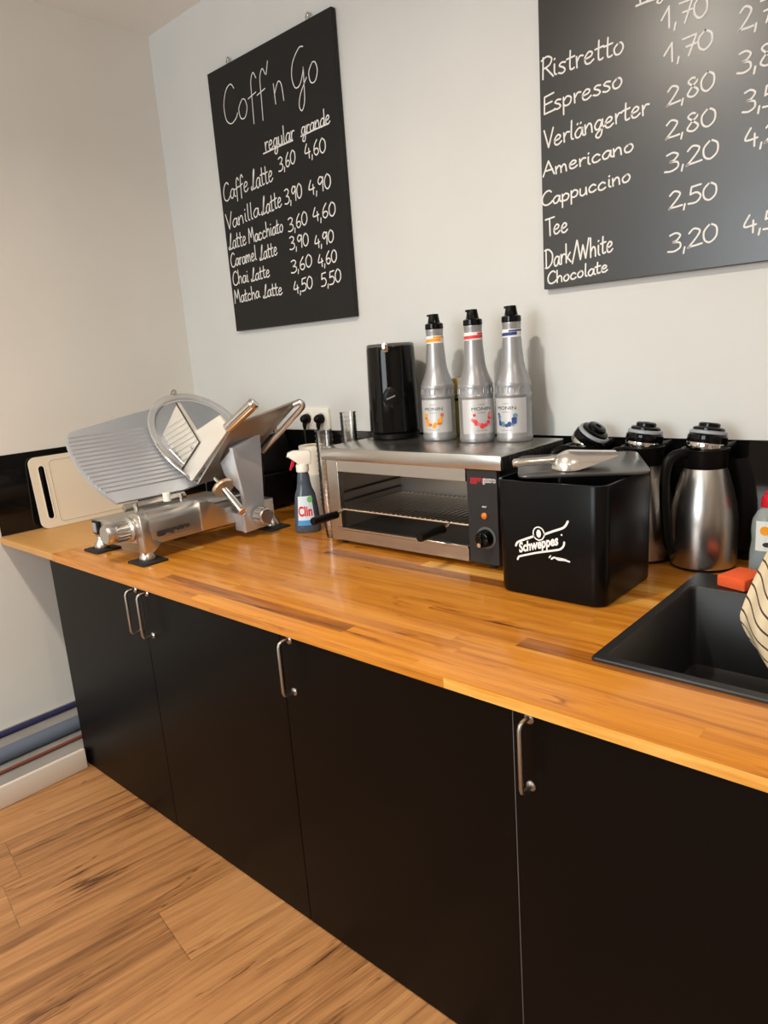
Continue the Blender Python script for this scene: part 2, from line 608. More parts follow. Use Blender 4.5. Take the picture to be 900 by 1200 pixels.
# ------------------------------------------------------------------ base cabinets
DX = [0.403, 1.028, 1.656, 2.284, 2.912]


def handle(parent, x, loc):
    """bow handle standing off the door on two posts with rosettes"""
    m = MB()
    xx = x - loc[0]
    y0 = YD - loc[1]
    z1, z0 = 0.790, 0.658
    m.tube([(xx, y0, z1), (xx, y0 - 0.024, z1), (xx, y0 - 0.031, z1 - 0.003), (xx, y0 - 0.034, z1 - 0.010), (xx, y0 - 0.034, z0 + 0.010), (xx, y0 - 0.031, z0 + 0.003), (xx, y0 - 0.024, z0), (xx, y0, z0)], 0.0042, 12)
    for z in (z0, z1 - 0.003):
        m.lathe([(0.0095, 0.0), (0.0095, 0.003), (0.006, 0.006)], 16, Matrix.Translation((xx, y0, z)) @ Matrix.Rotation(R(90), 4, 'X'))
    return m.build('handle', mat('satin_handle_steel', (0.40, 0.385, 0.37), 0.36, 1.0), parent)


def cabinet(i0, i1, doors, label):
    x0, x1 = DX[i0], DX[i1]
    loc = (x0, 0, 0)
    t = thing('base_cabinet', label, 'cabinet', loc, 0, 'black base cabinets under the worktop')
    w = x1 - x0
    m = MB()
    for a in (0.0, w - 0.018):
        m.box(a, a + 0.018, YD + 0.021, -0.06, 0.0, ZB - 0.0005)
    m.box(0.018, w - 0.018, YD + 0.021, -0.06, 0.0, 0.018)
    m.box(0.018, w - 0.018, -0.068, -0.06, 0.018, ZB - 0.0005)
    m.box(0.018, w - 0.018, YD + 0.021, YD + 0.039, ZB - 0.09, ZB - 0.0005)
    m.build('carcass', M_CARC, t)
    for (a, b, hx) in doors:
        d = MB().box(a - x0 + 0.0012, b - x0 - 0.0012, YD, YD + 0.019, 0.004, ZB - 0.003, 0.0008, 1).build('door', M_DOOR, t)
        if hx:
            handle(d, hx, loc)
    return t


cabinet(0, 2, [(DX[0], DX[1], 0.998), (DX[1], DX[2], 1.064)], 'matt black double-door base cabinet at the left end with paired bow handles')
cabinet(2, 3, [(DX[2], DX[3], 1.692)], 'matt black single-door base cabinet in the middle beneath the black ice bin')
cb = cabinet(3, 4, [(DX[3] + 0.0015, DX[4], 2.319)], 'matt black single-door base cabinet under the black sink')
MB().box(0.0006, 0.0022, YD - 0.0004, YD + 0.019, 0.004, ZB - 0.003).build('lit_edge_strip', M_EDGE, cb, label='thin grey strip for the lit door edge')  # grey strip stands in for light caught on this door's edge

# ------------------------------------------------------------------ worktop (with the cut-out for the sink)
SX0, SX1, SY0, SY1 = 2.338, 2.86, -0.762, -0.175      # outer rim of the sink
HX0, HX1, HY0, HY1 = SX0 + 0.012, SX1 - 0.012, SY0 + 0.012, SY1 - 0.012


def slab(name, xs, ys, hole, z0, z1, material, bev=0.0025):
    bm = bmesh.new()
    V = {}

    def v(i, j, k):
        if (i, j, k) not in V:
            V[(i, j, k)] = bm.verts.new((xs[i], ys[j], (z0, z1)[k]))
        return V[(i, j, k)]
    cells = [(i, j) for i in range(len(xs) - 1) for j in range(len(ys) - 1) if (i, j) not in hole]
    for i, j in cells:
        bm.faces.new((v(i, j, 1), v(i + 1, j, 1), v(i + 1, j + 1, 1), v(i, j + 1, 1)))
        bm.faces.new((v(i, j, 0), v(i, j + 1, 0), v(i + 1, j + 1, 0), v(i + 1, j, 0)))
        for (di, dj, a, b) in ((-1, 0, (i, j + 1), (i, j)), (1, 0, (i + 1, j), (i + 1, j + 1)), (0, -1, (i, j), (i + 1, j)), (0, 1, (i + 1, j + 1), (i, j + 1))):
            if (i + di, j + dj) not in cells:
                bm.faces.new((v(*a, 0), v(*b, 0), v(*b, 1), v(*a, 1)))
    es = [e for e in bm.edges if all(abs(q.co.y - ys[0]) < 1e-6 for q in e.verts) and all(abs(q.co.z - z1) < 1e-6 for q in e.verts)]
    bmesh.ops.bevel(bm, geom=es, offset=bev, segments=2, profile=0.5, affect='EDGES')
    m = MB()
    m.bm.free()
    m.bm = bm
    return m.build(name, material)


wt = slab('worktop', [0.4625, HX0, HX1, XR], [YF, HY0, HY1, -0.0065], {(1, 1)}, ZB, ZT, M_TOP)
tag(wt, 'long honey-coloured oak block worktop running from the slicer to the sink', 'worktop')
wf = slab('worktop', [XL + 0.0065, 0.4615], [YF + 0.003, -0.0065], set(), ZB, ZT - 0.001, M_TOP2)
tag(wf, 'short pale oak worktop piece in the left corner under the white cutting board', 'worktop')

# ------------------------------------------------------------------ black glass splashbacks
o = MB().box(XL + 0.0065, XR, -0.006, -0.0005, ZT - 0.02, 1.137, 0.001, 1).build('splashback', M_BLACKGLASS)
tag(o, 'long glossy black splashback panel along the back wall', 'splashback')
o = MB().box(XL + 0.0005, XL + 0.006, YF + 0.012, -0.0065, ZT + 0.0005, 1.137, 0.001, 1).build('splashback', M_BLACKGLASS)
tag(o, 'short glossy black splashback panel on the left wall behind the cutting board', 'splashback')

# ------------------------------------------------------------------ handwriting
G = {
    'C': [[(0.55, 0.86), (0.42, 1.0), (0.2, 0.9), (0.04, 0.55), (0.08, 0.15), (0.28, 0.0), (0.5, 0.08), (0.6, 0.2)]],
    'G': [[(0.62, 0.98), (0.45, 1.0), (0.15, 0.75), (0.05, 0.4), (0.15, 0.1), (0.35, 0.1), (0.52, 0.35), (0.56, 0.5), (0.54, 0.1), (0.5, -0.35), (0.36, -0.55), (0.26, -0.4), (0.36, -0.12), (0.66, 0.2)]],
    'L': [[(0.06, 0.18), (0.0, 0.08), (0.1, 0.0), (0.2, 0.25), (0.34, 0.85), (0.42, 1.0), (0.42, 0.85), (0.28, 0.4), (0.2, 0.06), (0.34, 0.02), (0.5, 0.1)]],
    'V': [[(0.0, 1.0), (0.22, 0.0)], [(0.22, 0.0), (0.48, 1.0)]],
    'M': [[(0.02, 0.0), (0.12, 1.0)], [(0.12, 1.0), (0.33, 0.35)], [(0.33, 0.35), (0.56, 1.0)], [(0.56, 1.0), (0.66, 0.0)]],
    'R': [[(0.05, 0.0), (0.08, 1.0)], [(0.0, 0.88), (0.25, 1.0), (0.46, 0.84), (0.36, 0.58), (0.1, 0.48)], [(0.18, 0.5), (0.52, 0.0)]],
    'E': [[(0.5, 1.0), (0.08, 0.92)], [(0.08, 0.92), (0.06, 0.0)], [(0.07, 0.5), (0.42, 0.56)], [(0.06, 0.0), (0.52, 0.06)]],
    'A': [[(0.0, 0.0), (0.28, 1.0)], [(0.28, 1.0), (0.56, 0.0)], [(0.1, 0.34), (0.48, 0.36)]],
    'T': [[(0.0, 0.96), (0.56, 1.0)], [(0.26, 0.98), (0.28, 0.0)]],
    'D': [[(0.1, 1.0), (0.1, 0.0)], [(0.0, 0.96), (0.3, 0.96), (0.56, 0.66), (0.5, 0.22), (0.26, 0.0), (0.04, 0.0)]],
    'W': [[(0.0, 1.0), (0.2, 0.0)], [(0.2, 0.0), (0.38, 0.72)], [(0.38, 0.72), (0.56, 0.0)], [(0.56, 0.0), (0.78, 1.0)]],
    'a': [[(0.4, 0.42), (0.22, 0.5), (0.04, 0.28), (0.1, 0.02), (0.28, 0.06), (0.4, 0.42)], [(0.4, 0.46), (0.4, 0.1), (0.5, 0.02)]],
    'c': [[(0.38, 0.4), (0.24, 0.5), (0.06, 0.32), (0.08, 0.06), (0.24, 0.0), (0.4, 0.1)]],
    'd': [[(0.4, 0.42), (0.22, 0.5), (0.04, 0.28), (0.1, 0.02), (0.28, 0.06), (0.4, 0.4)], [(0.42, 1.0), (0.4, 0.0)]],
    'e': [[(0.06, 0.24), (0.3, 0.3), (0.36, 0.44), (0.22, 0.52), (0.06, 0.3), (0.1, 0.04), (0.26, 0.0), (0.42, 0.12)]],
    'f': [[(0.40, 0.84), (0.30, 1.0), (0.18, 0.8), (0.16, 0.3), (0.14, -0.25)], [(0.0, 0.42), (0.34, 0.5)]],
    'g': [[(0.38, 0.42), (0.2, 0.5), (0.04, 0.28), (0.1, 0.04), (0.26, 0.08), (0.38, 0.44)], [(0.4, 0.48), (0.36, -0.2), (0.22, -0.42), (0.08, -0.3), (0.2, -0.1), (0.48, 0.1)]],
    'h': [[(0.06, 1.0), (0.06, 0.0)], [(0.06, 0.26), (0.22, 0.5), (0.36, 0.4), (0.38, 0.0)]],
    'i': [[(0.1, 0.5), (0.1, 0.1), (0.18, 0.0)], [(0.1, 0.72), (0.12, 0.75)]],
    'k': [[(0.06, 1.0), (0.06, 0.0)], [(0.34, 0.5), (0.08, 0.2)], [(0.14, 0.26), (0.38, 0.0)]],
    'l': [[(0.1, 1.0), (0.08, 0.12), (0.18, 0.0)]],
    'm': [[(0.04, 0.5), (0.06, 0.0)], [(0.06, 0.28), (0.18, 0.5), (0.28, 0.4), (0.3, 0.0)], [(0.3, 0.28), (0.42, 0.5), (0.52, 0.4), (0.56, 0.0)]],
    'n': [[(0.04, 0.5), (0.06, 0.0)], [(0.06, 0.26), (0.22, 0.5), (0.34, 0.4), (0.38, 0.0)]],
    'o': [[(0.22, 0.5), (0.05, 0.3), (0.1, 0.04), (0.28, 0.02), (0.4, 0.24), (0.34, 0.46), (0.22, 0.5)]],
    'p': [[(0.06, 0.5), (0.06, -0.42)], [(0.06, 0.3), (0.22, 0.5), (0.4, 0.36), (0.34, 0.08), (0.16, 0.02), (0.06, 0.12)]],
    'r': [[(0.06, 0.5), (0.08, 0.0)], [(0.08, 0.26), (0.2, 0.48), (0.34, 0.46)]],
    's': [[(0.34, 0.46), (0.18, 0.5), (0.08, 0.38), (0.26, 0.24), (0.32, 0.1), (0.2, 0.0), (0.04, 0.06)]],
    't': [[(0.16, 0.86), (0.14, 0.1), (0.24, 0.0), (0.32, 0.04)], [(0.0, 0.52), (0.34, 0.56)]],
    'u': [[(0.06, 0.5), (0.06, 0.12), (0.18, 0.0), (0.34, 0.14), (0.36, 0.5)], [(0.36, 0.5), (0.4, 0.0)]],
    '0': [[(0.26, 1.0), (0.06, 0.66), (0.08, 0.2), (0.26, 0.0), (0.46, 0.26), (0.46, 0.74), (0.26, 1.0)]],
    '1': [[(0.0, 0.45), (0.26, 1.0)], [(0.26, 1.0), (0.28, 0.0)]],
    '2': [[(0.04, 0.8), (0.2, 1.0), (0.4, 0.82), (0.3, 0.5), (0.02, 0.02), (0.1, 0.06), (0.28, 0.06), (0.48, 0.08)]],
    '3': [[(0.06, 0.94), (0.26, 1.0), (0.42, 0.82), (0.3, 0.58), (0.16, 0.52), (0.4, 0.42), (0.42, 0.14), (0.22, 0.0), (0.0, 0.06)]],
    '4': [[(0.2, 1.0), (0.02, 0.42), (0.44, 0.42)], [(0.34, 0.66), (0.34, 0.0)]],
    '5': [[(0.44, 1.0), (0.12, 0.98)], [(0.12, 0.98), (0.08, 0.56)], [(0.08, 0.56), (0.3, 0.6), (0.44, 0.34), (0.3, 0.04), (0.02, 0.04)]],
    '6': [[(0.34, 1.0), (0.12, 0.66), (0.06, 0.24), (0.22, 0.0), (0.4, 0.16), (0.36, 0.4), (0.18, 0.44), (0.07, 0.28)]],
    '7': [[(0.02, 0.96), (0.46, 1.0)], [(0.46, 1.0), (0.22, 0.0)], [(0.14, 0.5), (0.46, 0.54)]],
    '8': [[(0.36, 0.9), (0.22, 1.0), (0.08, 0.84), (0.24, 0.56), (0.42, 0.24), (0.26, 0.0), (0.06, 0.16), (0.2, 0.5), (0.38, 0.76), (0.36, 0.9)]],
    '9': [[(0.4, 0.84), (0.22, 1.0), (0.06, 0.74), (0.18, 0.5), (0.4, 0.72)], [(0.42, 0.94), (0.38, 0.0)]],
    ',': [[(0.1, 0.12), (0.06, -0.2)]],
    "'": [[(0.16, 1.12), (0.06, 0.82)]],
    '/': [[(0.0, -0.1), (0.34, 1.05)]],
}
G['\u00e4'] = G['a'] + [[(0.14, 0.72), (0.16, 0.76)], [(0.3, 0.72), (0.32, 0.76)]]
ADV = {'m': 0.66, 'M': 0.76, 'W': 0.84, 'i': 0.24, 'l': 0.24, ',': 0.2, "'": 0.26, '1': 0.4, '/': 0.36, 'G': 0.72, 'C': 0.62, 'L': 0.5, 'D': 0.64, 'A': 0.6, 'f': 0.38, 't': 0.36, 'r': 0.36, 's': 0.4}
RND = random.Random(4)


def write(m, word, x0, z0, x1, z1, h, width, fmap):
    """hand-written word along a baseline (x0,z0)-(x1,z1), capital height h"""
    adv = [ADV.get(c, 0.48) for c in word]
    tot = sum(adv)
    bl = math.hypot(x1 - x0, z1 - z0)
    ux, uz = (x1 - x0) / bl, (z1 - z0) / bl
    sx = bl / tot
    a = 0.0
    for c, ad in zip(word, adv):
        jz = RND.uniform(-0.03, 0.03) * h
        for st in G[c]:
            write.n = (write.n + 1) % 12
            lift = Vector((0, -0.00004 * write.n, 0))
            pts = [(x0 + ux * (a + px) * sx, z0 + uz * (a + px) * sx + pz * h + jz) for px, pz in (smooth(st, 5) if len(st) > 2 else st)]
            m.ribbon(pts, width, lambda p: fmap(p) + lift)
        a += ad


write.n = 0


BOARD_Y = -0.022


def bmap(p):
    return Vector((p[0], BOARD_Y - 0.0007, p[1]))


LEFT =  [("Coff'n", 0.4568, 2.3288, 0.8247, 2.3248, 0.1335), ('Go', 0.8569, 2.3318, 1.0029, 2.3362, 0.1251), ('regular', 0.6805, 2.1852, 0.8505, 2.1893, 0.0578), ('grande', 0.8859, 2.1883, 1.0367, 2.1953, 0.051), ('3,60', 0.7464, 2.0989, 0.8417, 2.1105, 0.046), ('4,60', 0.8945, 2.1113, 1.0014, 2.1107, 0.0476), ('Caffe', 0.3958, 2.0606, 0.5618, 2.0715, 0.0661), ('Latte', 0.5757, 2.0688, 0.7126, 2.0761, 0.0697), ('Vanilla', 0.3931, 1.9517, 0.6119, 1.9728, 0.0598), ('Latte', 0.6219, 1.969, 0.7473, 1.9823, 0.0624), ('3,90', 0.7638, 1.9823, 0.8596, 1.9891, 0.0505), ('4,90', 0.8983, 1.9886, 1.0121, 1.993, 0.0485), ('Latte', 0.3916, 1.8765, 0.5114, 1.8808, 0.0601), ('Macchiato', 0.5263, 1.8807, 0.7413, 1.8933, 0.0536), ('3,60', 0.7682, 1.8849, 0.8756, 1.8953, 0.0463), ('4,60', 0.908, 1.8948, 1.0237, 1.9027, 0.0464), ('Caramel', 0.3933, 1.8067, 0.5657, 1.8145, 0.0535), ('Latte', 0.5828, 1.809, 0.6934, 1.8169, 0.054), ('3,90', 0.7663, 1.8199, 0.8717, 1.8246, 0.0448), ('4,90', 0.9049, 1.8058, 1.004, 1.8164, 0.0428), ('Chai', 0.3929, 1.7353, 0.5, 1.7397, 0.0536), ('Latte', 0.5148, 1.7379, 0.6358, 1.743, 0.0496), ('3,60', 0.7619, 1.7379, 0.8796, 1.7473, 0.0442), ('4,60', 0.9142, 1.7388, 1.0115, 1.7475, 0.0427), ('Matcha', 0.3904, 1.6622, 0.5583, 1.6711, 0.0512), ('Latte', 0.5793, 1.6656, 0.7003, 1.6691, 0.0499), ('4,50', 0.7665, 1.6598, 0.8723, 1.6731, 0.0448), ('5,50', 0.9201, 1.6687, 1.0246, 1.6765, 0.0454)]
RIGHT =  [('Ristretto', 1.8534, 2.0979, 2.0842, 2.0959, 0.0513), ('Espresso', 1.8553, 2.0127, 2.0804, 2.0198, 0.0447), ('Verlängerter', 1.8572, 1.926, 2.146, 1.9423, 0.0449), ('Americano', 1.8513, 1.8556, 2.1098, 1.8645, 0.0362), ('Cappuccino', 1.8453, 1.7797, 2.1019, 1.7951, 0.0358), ('Tee', 1.8558, 1.6995, 1.9249, 1.7038, 0.0459), ('Dark/White', 1.8512, 1.6147, 2.0539, 1.6332, 0.0492), ('Chocolate', 1.8585, 1.5704, 2.0391, 1.5835, 0.0323), ('1,70', 2.1727, 2.1159, 2.2767, 2.1095, 0.0448), ('1,70', 2.1802, 2.0398, 2.289, 2.0416, 0.0398), ('2,80', 2.188, 1.945, 2.2962, 1.9541, 0.0404), ('2,80', 2.1859, 1.8711, 2.3008, 1.877, 0.0393), ('3,20', 2.1858, 1.7964, 2.3087, 1.8076, 0.0409), ('2,50', 2.1963, 1.7084, 2.3079, 1.7163, 0.039), ('3,20', 2.1966, 1.6062, 2.312, 1.6201, 0.0423), ('2,70', 2.3451, 2.0552, 2.448, 2.0547, 0.047), ('3,80', 2.3453, 1.9704, 2.4521, 1.9697, 0.043), ('3,50', 2.3596, 1.8845, 2.4585, 1.8897, 0.0437), ('4,20', 2.3663, 1.8094, 2.4674, 1.8131, 0.0393), ('4,50', 2.3709, 1.6228, 2.4711, 1.6312, 0.0398), ('regular', 2.1176, 2.189, 2.2563, 2.1776, 0.0299)]


def chalkboard(x0, x1, z0, z1, label, lines, rules, width, hooks, shift=0.0, bmat=None):
    cx = (x0 + x1) / 2
    t = thing('chalkboard', label, 'chalkboard', (cx, 0, z0), 0, 'hand-lettered menu boards on the wall')
    off = Vector((cx, 0, z0))
    fm = lambda p: bmap(p) - off
    MB().box(x0 - cx, x1 - cx, BOARD_Y, -0.003, 0, z1 - z0, 0.0012, 1).build('board', bmat or M_BOARD, t)
    for (wd_, a, b, c, d, h) in lines:
        m = MB()
        write(m, wd_, a + shift, b, c + shift, d, h, width * (0.85 if h > 0.1 else 1.0), fm)
        m.build('chalk_word', M_CHALK, t, flat=True, keep_normals=True)
    for (a, b) in rules:
        MB().ribbon([a, ((a[0] + b[0]) / 2, (a[1] + b[1]) / 2 + 0.001), b], width * 1.1, fm).build('underline', M_CHALK, t, flat=True, keep_normals=True)
    for hx in hooks:
        hz = z1 - z0
        m = MB()
        m.tube(smooth([(hx - cx, -0.012, hz - 0.002), (hx - cx - 0.010, -0.012, hz + 0.012), (hx - cx, -0.012, hz + 0.026), (hx - cx + 0.010, -0.012, hz + 0.012), (hx - cx, -0.012, hz - 0.002)], 5), 0.0022, 8)
        m.lathe([(0.004, 0), (0.005, 0.004), (0.002, 0.006)], 12, Matrix.Translation((hx - cx, -0.010, hz + 0.018)) @ Matrix.Rotation(R(90), 4, 'X'))
        m.lathe([(0.002, 0), (0.002, 0.010)], 10, Matrix.Translation((hx - cx, -0.0005, hz + 0.018)) @ Matrix.Rotation(R(90), 4, 'X'))
        m.build('hook', M_CHROME, t)
    return t


chalkboard(0.388, 1.091, 1.551, 2.533, 'tall black chalkboard near the corner listing six lattes in two sizes', LEFT, [((0.6795, 2.1795), (0.8485, 2.186)), ((0.8936, 2.1884), (1.0381, 2.195))], 0.0046, (0.514, 0.968), 0.011, M_BOARDL)
chalkboard(1.846, 2.80, 1.558, 2.53, 'large black chalkboard above the thermos jugs listing espresso drinks and chocolate', RIGHT, [((2.1111, 2.1861), (2.1561, 2.1854))], 0.0044, ())

# ------------------------------------------------------------------ wall socket and plugs
t = thing('wall_socket', 'white double wall socket on the back wall just above the splashback', 'socket', (0.815, 0, 1.183))
MB().prism(rrect(-0.08, 0.08, -0.042, 0.042, 0.006), lambda p: Vector((p[0], -0.0005, p[1])), lambda p: Vector((p[0], -0.010, p[1])), 0.002).build('cover_frame', M_WHITE, t)
for sx in (-0.040, 0.040):
    MB().lathe([(0.028, 0), (0.028, 0.003), (0.022, 0.003), (0.021, 0.0005)], 32, Matrix.Translation((sx, -0.0098, 0)) @ Matrix.Rotation(R(90), 4, 'X')).build('socket_insert', M_WHITE, t)


def plug(x, label):
    t = thing('power_plug', label, 'plug', (x, -0.0131, 1.183), 0, 'black plugs in the wall socket')
    m = MB()
    m.lathe([(0.019, 0.0), (0.0195, 0.012), (0.017, 0.022), (0.011, 0.032), (0.004, 0.036)], 24, Matrix.Rotation(R(90), 4, 'X'))
    m.tube([(0, -0.016, -0.010), (0, -0.020, -0.026), (0, -0.0205, -0.040)], [0.011, 0.0085, 0.0055], 14)
    m.build('plug_body', M_BLACK, t)
    MB().tube(smooth([(0, -0.0205, -0.036), (0, -0.020, -0.10), (0.004, -0.014, -0.20), (0.006, -0.012, -0.30), (0.02, -0.016, -0.349)], 6), 0.0042, 10).build('cord', M_BLACKM, t)


plug(0.775, 'black plug in the left half of the double socket')
plug(0.855, 'black plug in the right half of the double socket')

# ------------------------------------------------------------------ white cutting board leaning on the left wall
t = thing('cutting_board', 'white cutting board with black slot handle leaning on the left wall splashback', 'cutting board', (0.028, -0.60, ZT + 0.0))
lean = math.atan2(0.030, 0.285)
MC = Matrix.Rotation(-lean, 4, 'Y')
W2 = 0.21


def cbm(p, x):
    return MC @ Vector((x, p[0], p[1]))


outer = rrect(-W2, W2, 0.0, 0.288, 0.028, 6)
slot = rrect(-W2 + 0.030, -W2 + 0.058, 0.035, 0.253, 0.0139, 6)
m = MB()
for xx in (-0.006, 0.004):
    a = [m.bm.verts.new(cbm(p, xx)) for p in outer]
    b = [m.bm.verts.new(cbm(p, xx)) for p in slot]
    es = [m.bm.edges.new((q[i], q[(i + 1) % len(q)])) for q in (a, b) for i in range(len(q))]
    bmesh.ops.triangle_fill(m.bm, use_beauty=True, edges=es)
    if xx < 0:
        A, B = a, b
for q0, q1 in ((A, a), (B, b)):
    for i in range(len(q0)):
        j = (i + 1) % len(q0)
        m.bm.faces.new((q0[i], q0[j], q1[j], q1[i]))
m.build('board', M_CREAM, t)
gr = rrect(-W2 + 0.075, W2 - 0.02, 0.018, 0.268, 0.018, 6)
MB().tube([cbm(p, 0.0036) for p in gr + gr[:1]], 0.0022, 8).build('juice_groove', mat('groove_shade', srgb(214, 202, 182), 0.5), t)
MB().tube([cbm(p, 0.0030) for p in slot + slot[:1]], 0.0028, 8).build('slot_rim', M_CREAM, t)

# ------------------------------------------------------------------ meat slicer
SO = Vector((0.75, -0.60, ZT))
t = thing('meat_slicer', 'silver gravity-feed meat slicer with ribbed plate on black foot pads', 'meat slicer', SO)
TH = R(50)
TV = Vector((math.sin(TH), 0, math.cos(TH)))
WV = Vector((-math.cos(TH), 0, math.sin(TH)))
FO = Vector((0.75, 0, 0.985))


def F(y, tt, w):
    return FO + Vector((0, y, 0)) + TV * tt + WV * w - SO


def S(x, y, z):
    return Vector((x, y, z)) - SO


ms = Matrix.Translation(-SO)
m = MB()
m.box(0.565, 0.74, -0.850, -0.330, 0.872, 0.938, 0.008, 3, ms)
m.prism([(0.70, 0.880), (0.900, 0.880), (0.900, 0.948), (0.893, 0.966), (0.876, 0.979), (0.85, 0.983), (0.815, 0.975), (0.787, 0.955), (0.768, 0.936), (0.70, 0.936)], lambda p: S(p[0], -0.850, p[1]), lambda p: S(p[0], -0.610, p[1]), 0.006)
m.prism([(-0.640, 0.880), (-0.33, 0.876), (-0.33, 0.934), (-0.545, 0.934), (-0.575, 0.948), (-0.597, 0.966), (-0.606, 0.981), (-0.640, 0.981)], lambda p: S(0.80, p[0], p[1]), lambda p: S(0.905, p[0], p[1]), 0.007)
m.prism([(0.858, 0.985), (0.858, 0.880), (0.868, 0.858), (0.872, 0.846), (0.900, 0.846), (0.904, 0.870), (0.904, 0.955), (0.896, 0.974), (0.880, 0.986)], lambda p: S(p[0], -0.854, p[1]), lambda p: S(p[0], -0.824, p[1]), 0.004)
m.prism([(-0.826, 0.852), (-0.812, 0.866), (-0.785, 0.884), (-0.826, 0.90)], lambda p: S(0.872, p[0], p[1]), lambda p: S(0.902, p[0], p[1]), 0.002)
base = m.build('base', M_ALU, t)
mb = MB()
lg = lambda p: S(0.9064, -0.745 + p[0], 0.913 + p[1] + p[0] * 0.02)
mb.text('ggmgastro', 0.03, lg, 0.0022, width=0.118, height=0.022)
mb.build('logo', M_LETTER, base, flat=True, label='dark lettering on the side')
MB().box(-0.03, 0.05, -0.0003, 0.0003, -0.0012, 0.0012, 0, 1, Matrix.Translation(S(0.9056, -0.735, 0.896)) @ Matrix.Rotation(R(90), 4, 'Z')).build('logo_line', mat('grey_print', srgb(140, 120, 110), 0.6), base)

for (fx, fy) in ((0.885, -0.838), (0.585, -0.838), (0.905, -0.348), (0.585, -0.348)):
    f = MB().lathe([(0.024, 0.006), (0.026, 0.012), (0.024, 0.022), (0.016, 0.034), (0.011, 0.044), (0.011, 0.060)], 24, Matrix.Translation(S(fx, fy, ZT))).build('foot', M_ALU, t)
    MB().prism(rrect(-0.05, 0.05, -0.045, 0.045, 0.006, 3), lambda p: S(fx + p[0], fy + p[1], ZT + 0.0001), lambda p: S(fx + p[0], fy + p[1], ZT + 0.0065), 0.001).build('foot_pad', M_RUBBER, f)

# thickness dial and switch on the near end
kc = S(0.862, -0.846, 0.930)
MK = Matrix.Translation(S(0.822, -0.848, 0.928)) @ Matrix.Rotation(R(90), 4, 'X')
m = MB()
prof = [(0.040, 0.0), (0.040, 0.008), (0.030, 0.014), (0.030, 0.055), (0.032, 0.060), (0.032, 0.082), (0.028, 0.088)]
m.lathe(prof, 40, MK)
for k in range(18):
    a = 2 * PI * k / 18
    m.tube([MK @ Vector((0.0305 * math.cos(a), 0.0305 * math.sin(a), z)) for z in (0.016, 0.056)], 0.0026, 6)
m.build('thickness_dial', M_ALU, t)
sw = MB().box(0.572, 0.622, -0.856, -0.848, 0.885, 0.932, 0.002, 2, ms).build('switch', M_BLACK, t)
MB().box(0.580, 0.604, -0.860, -0.855, 0.892, 0.926, 0.002, 2, ms).build('switch_key', M_TRANSL, sw)

# ribbed gauge plate in the tilted cutting plane
out = smooth([(-0.590, 0.020), (-0.835, 0.022)], 1)
out += smooth([(-0.835, 0.022), (-0.872, 0.085), (-0.893, 0.160), (-0.898, 0.225), (-0.893, 0.280), (-0.875, 0.315), (-0.85, 0.328)], 5)[1:]
out += [(-0.60, 0.372), (-0.40, 0.40), (-0.30, 0.36), (-0.30, 0.06)]
m = MB()
m.prism(out, lambda p: F(p[0], 0.0, p[1]), lambda p: F(p[0], -0.010, p[1]), 0.002)


def edge_y(w):
    best = -0.835
    for i in range(len(out) - 1):
        (y0, w0), (y1, w1) = out[i], out[i + 1]
        if y0 < -0.58 and (w0 - w) * (w1 - w) <= 0 and w0 != w1:
            best = min(best, y0 + (y1 - y0) * (w - w0) / (w1 - w0))
    return best


for k in range(15):
    w = 0.066 + k * 0.0165
    ya = edge_y(w) + 0.006
    yb = -0.42
    m.prism([(w, 0.0), (w + 0.0035, 0.0048), (w + 0.007, 0.0)], lambda p: F(ya, p[1], p[0]), lambda p: F(yb, p[1], p[0]))
m.build('gauge_plate', M_ALU_B, t, sharp=25)
m = MB()
m.prism([(-0.815, 0.0), (-0.585, 0.0), (-0.585, 0.020), (-0.815, 0.020)], lambda p: F(p[0], -0.004, p[1] - 0.004), lambda p: F(p[0], -0.026, p[1] - 0.004), 0.002)
for yy in (-0.79, -0.62):
    m.lathe([(0.008, -0.034), (0.008, 0.004)], 14, Matrix.Translation(S(0.768, yy, 0.992)))
m.build('plate_rail', M_STEEL, t)
MB().lathe([(0.013, 0.0), (0.013, 0.026), (0.010, 0.029)], 20, Matrix.Translation(S(0.795, -0.69, 0.985))).build('clamp_knob', M_WHITE, t)

# blade, guard ring
CY, CW = -0.410, 0.235
MBl = Matrix.Translation(F(CY, 0.006, CW)) @ Matrix((WV, Vector((0, 1, 0)), TV)).transposed().to_4x4()
MB().lathe([(0.163, 0.0), (0.160, 0.004), (0.10, 0.006), (0.06, 0.012), (0.02, 0.012)], 64, MBl).build('blade', M_ALU_B, t)
m = MB()
prof = [(0.168, 0.000), (0.192, 0.000), (0.194, 0.006), (0.190, 0.012), (0.172, 0.014), (0.168, 0.010)]
m.lathe(prof + prof[:1], 72, MBl, cap0=False, cap1=False)
bmesh.ops.remove_doubles(m.bm, verts=m.bm.verts, dist=1e-5)
m.build('blade_guard', M_GUARD, t)
m = MB()
m.tube(smooth([F(-0.60, 0.012, 0.215), F(-0.592, 0.014, 0.15), F(-0.57, 0.016, 0.09), F(-0.545, 0.018, 0.045), F(-0.50, 0.018, 0.02)], 6), 0.006, 12)
m.tube(smooth([F(-0.575, 0.030, 0.175), F(-0.560, 0.032, 0.12), F(-0.540, 0.034, 0.07)], 6), 0.004, 10)
m.build('guard_trim', M_CHROME, t)
m = MB()
hp = F(-0.435, 0.012, 0.418) + Vector((0, 0, -0.008))
m.tube(smooth([hp, hp + Vector((0, 0, 0.022)), hp + Vector((0.008, 0.006, 0.032)), hp + Vector((0.012, 0.012, 0.024)), hp + Vector((0.004, 0.008, 0.014))], 5), 0.004, 8)
m.build('guard_screw', M_CHROME, t)

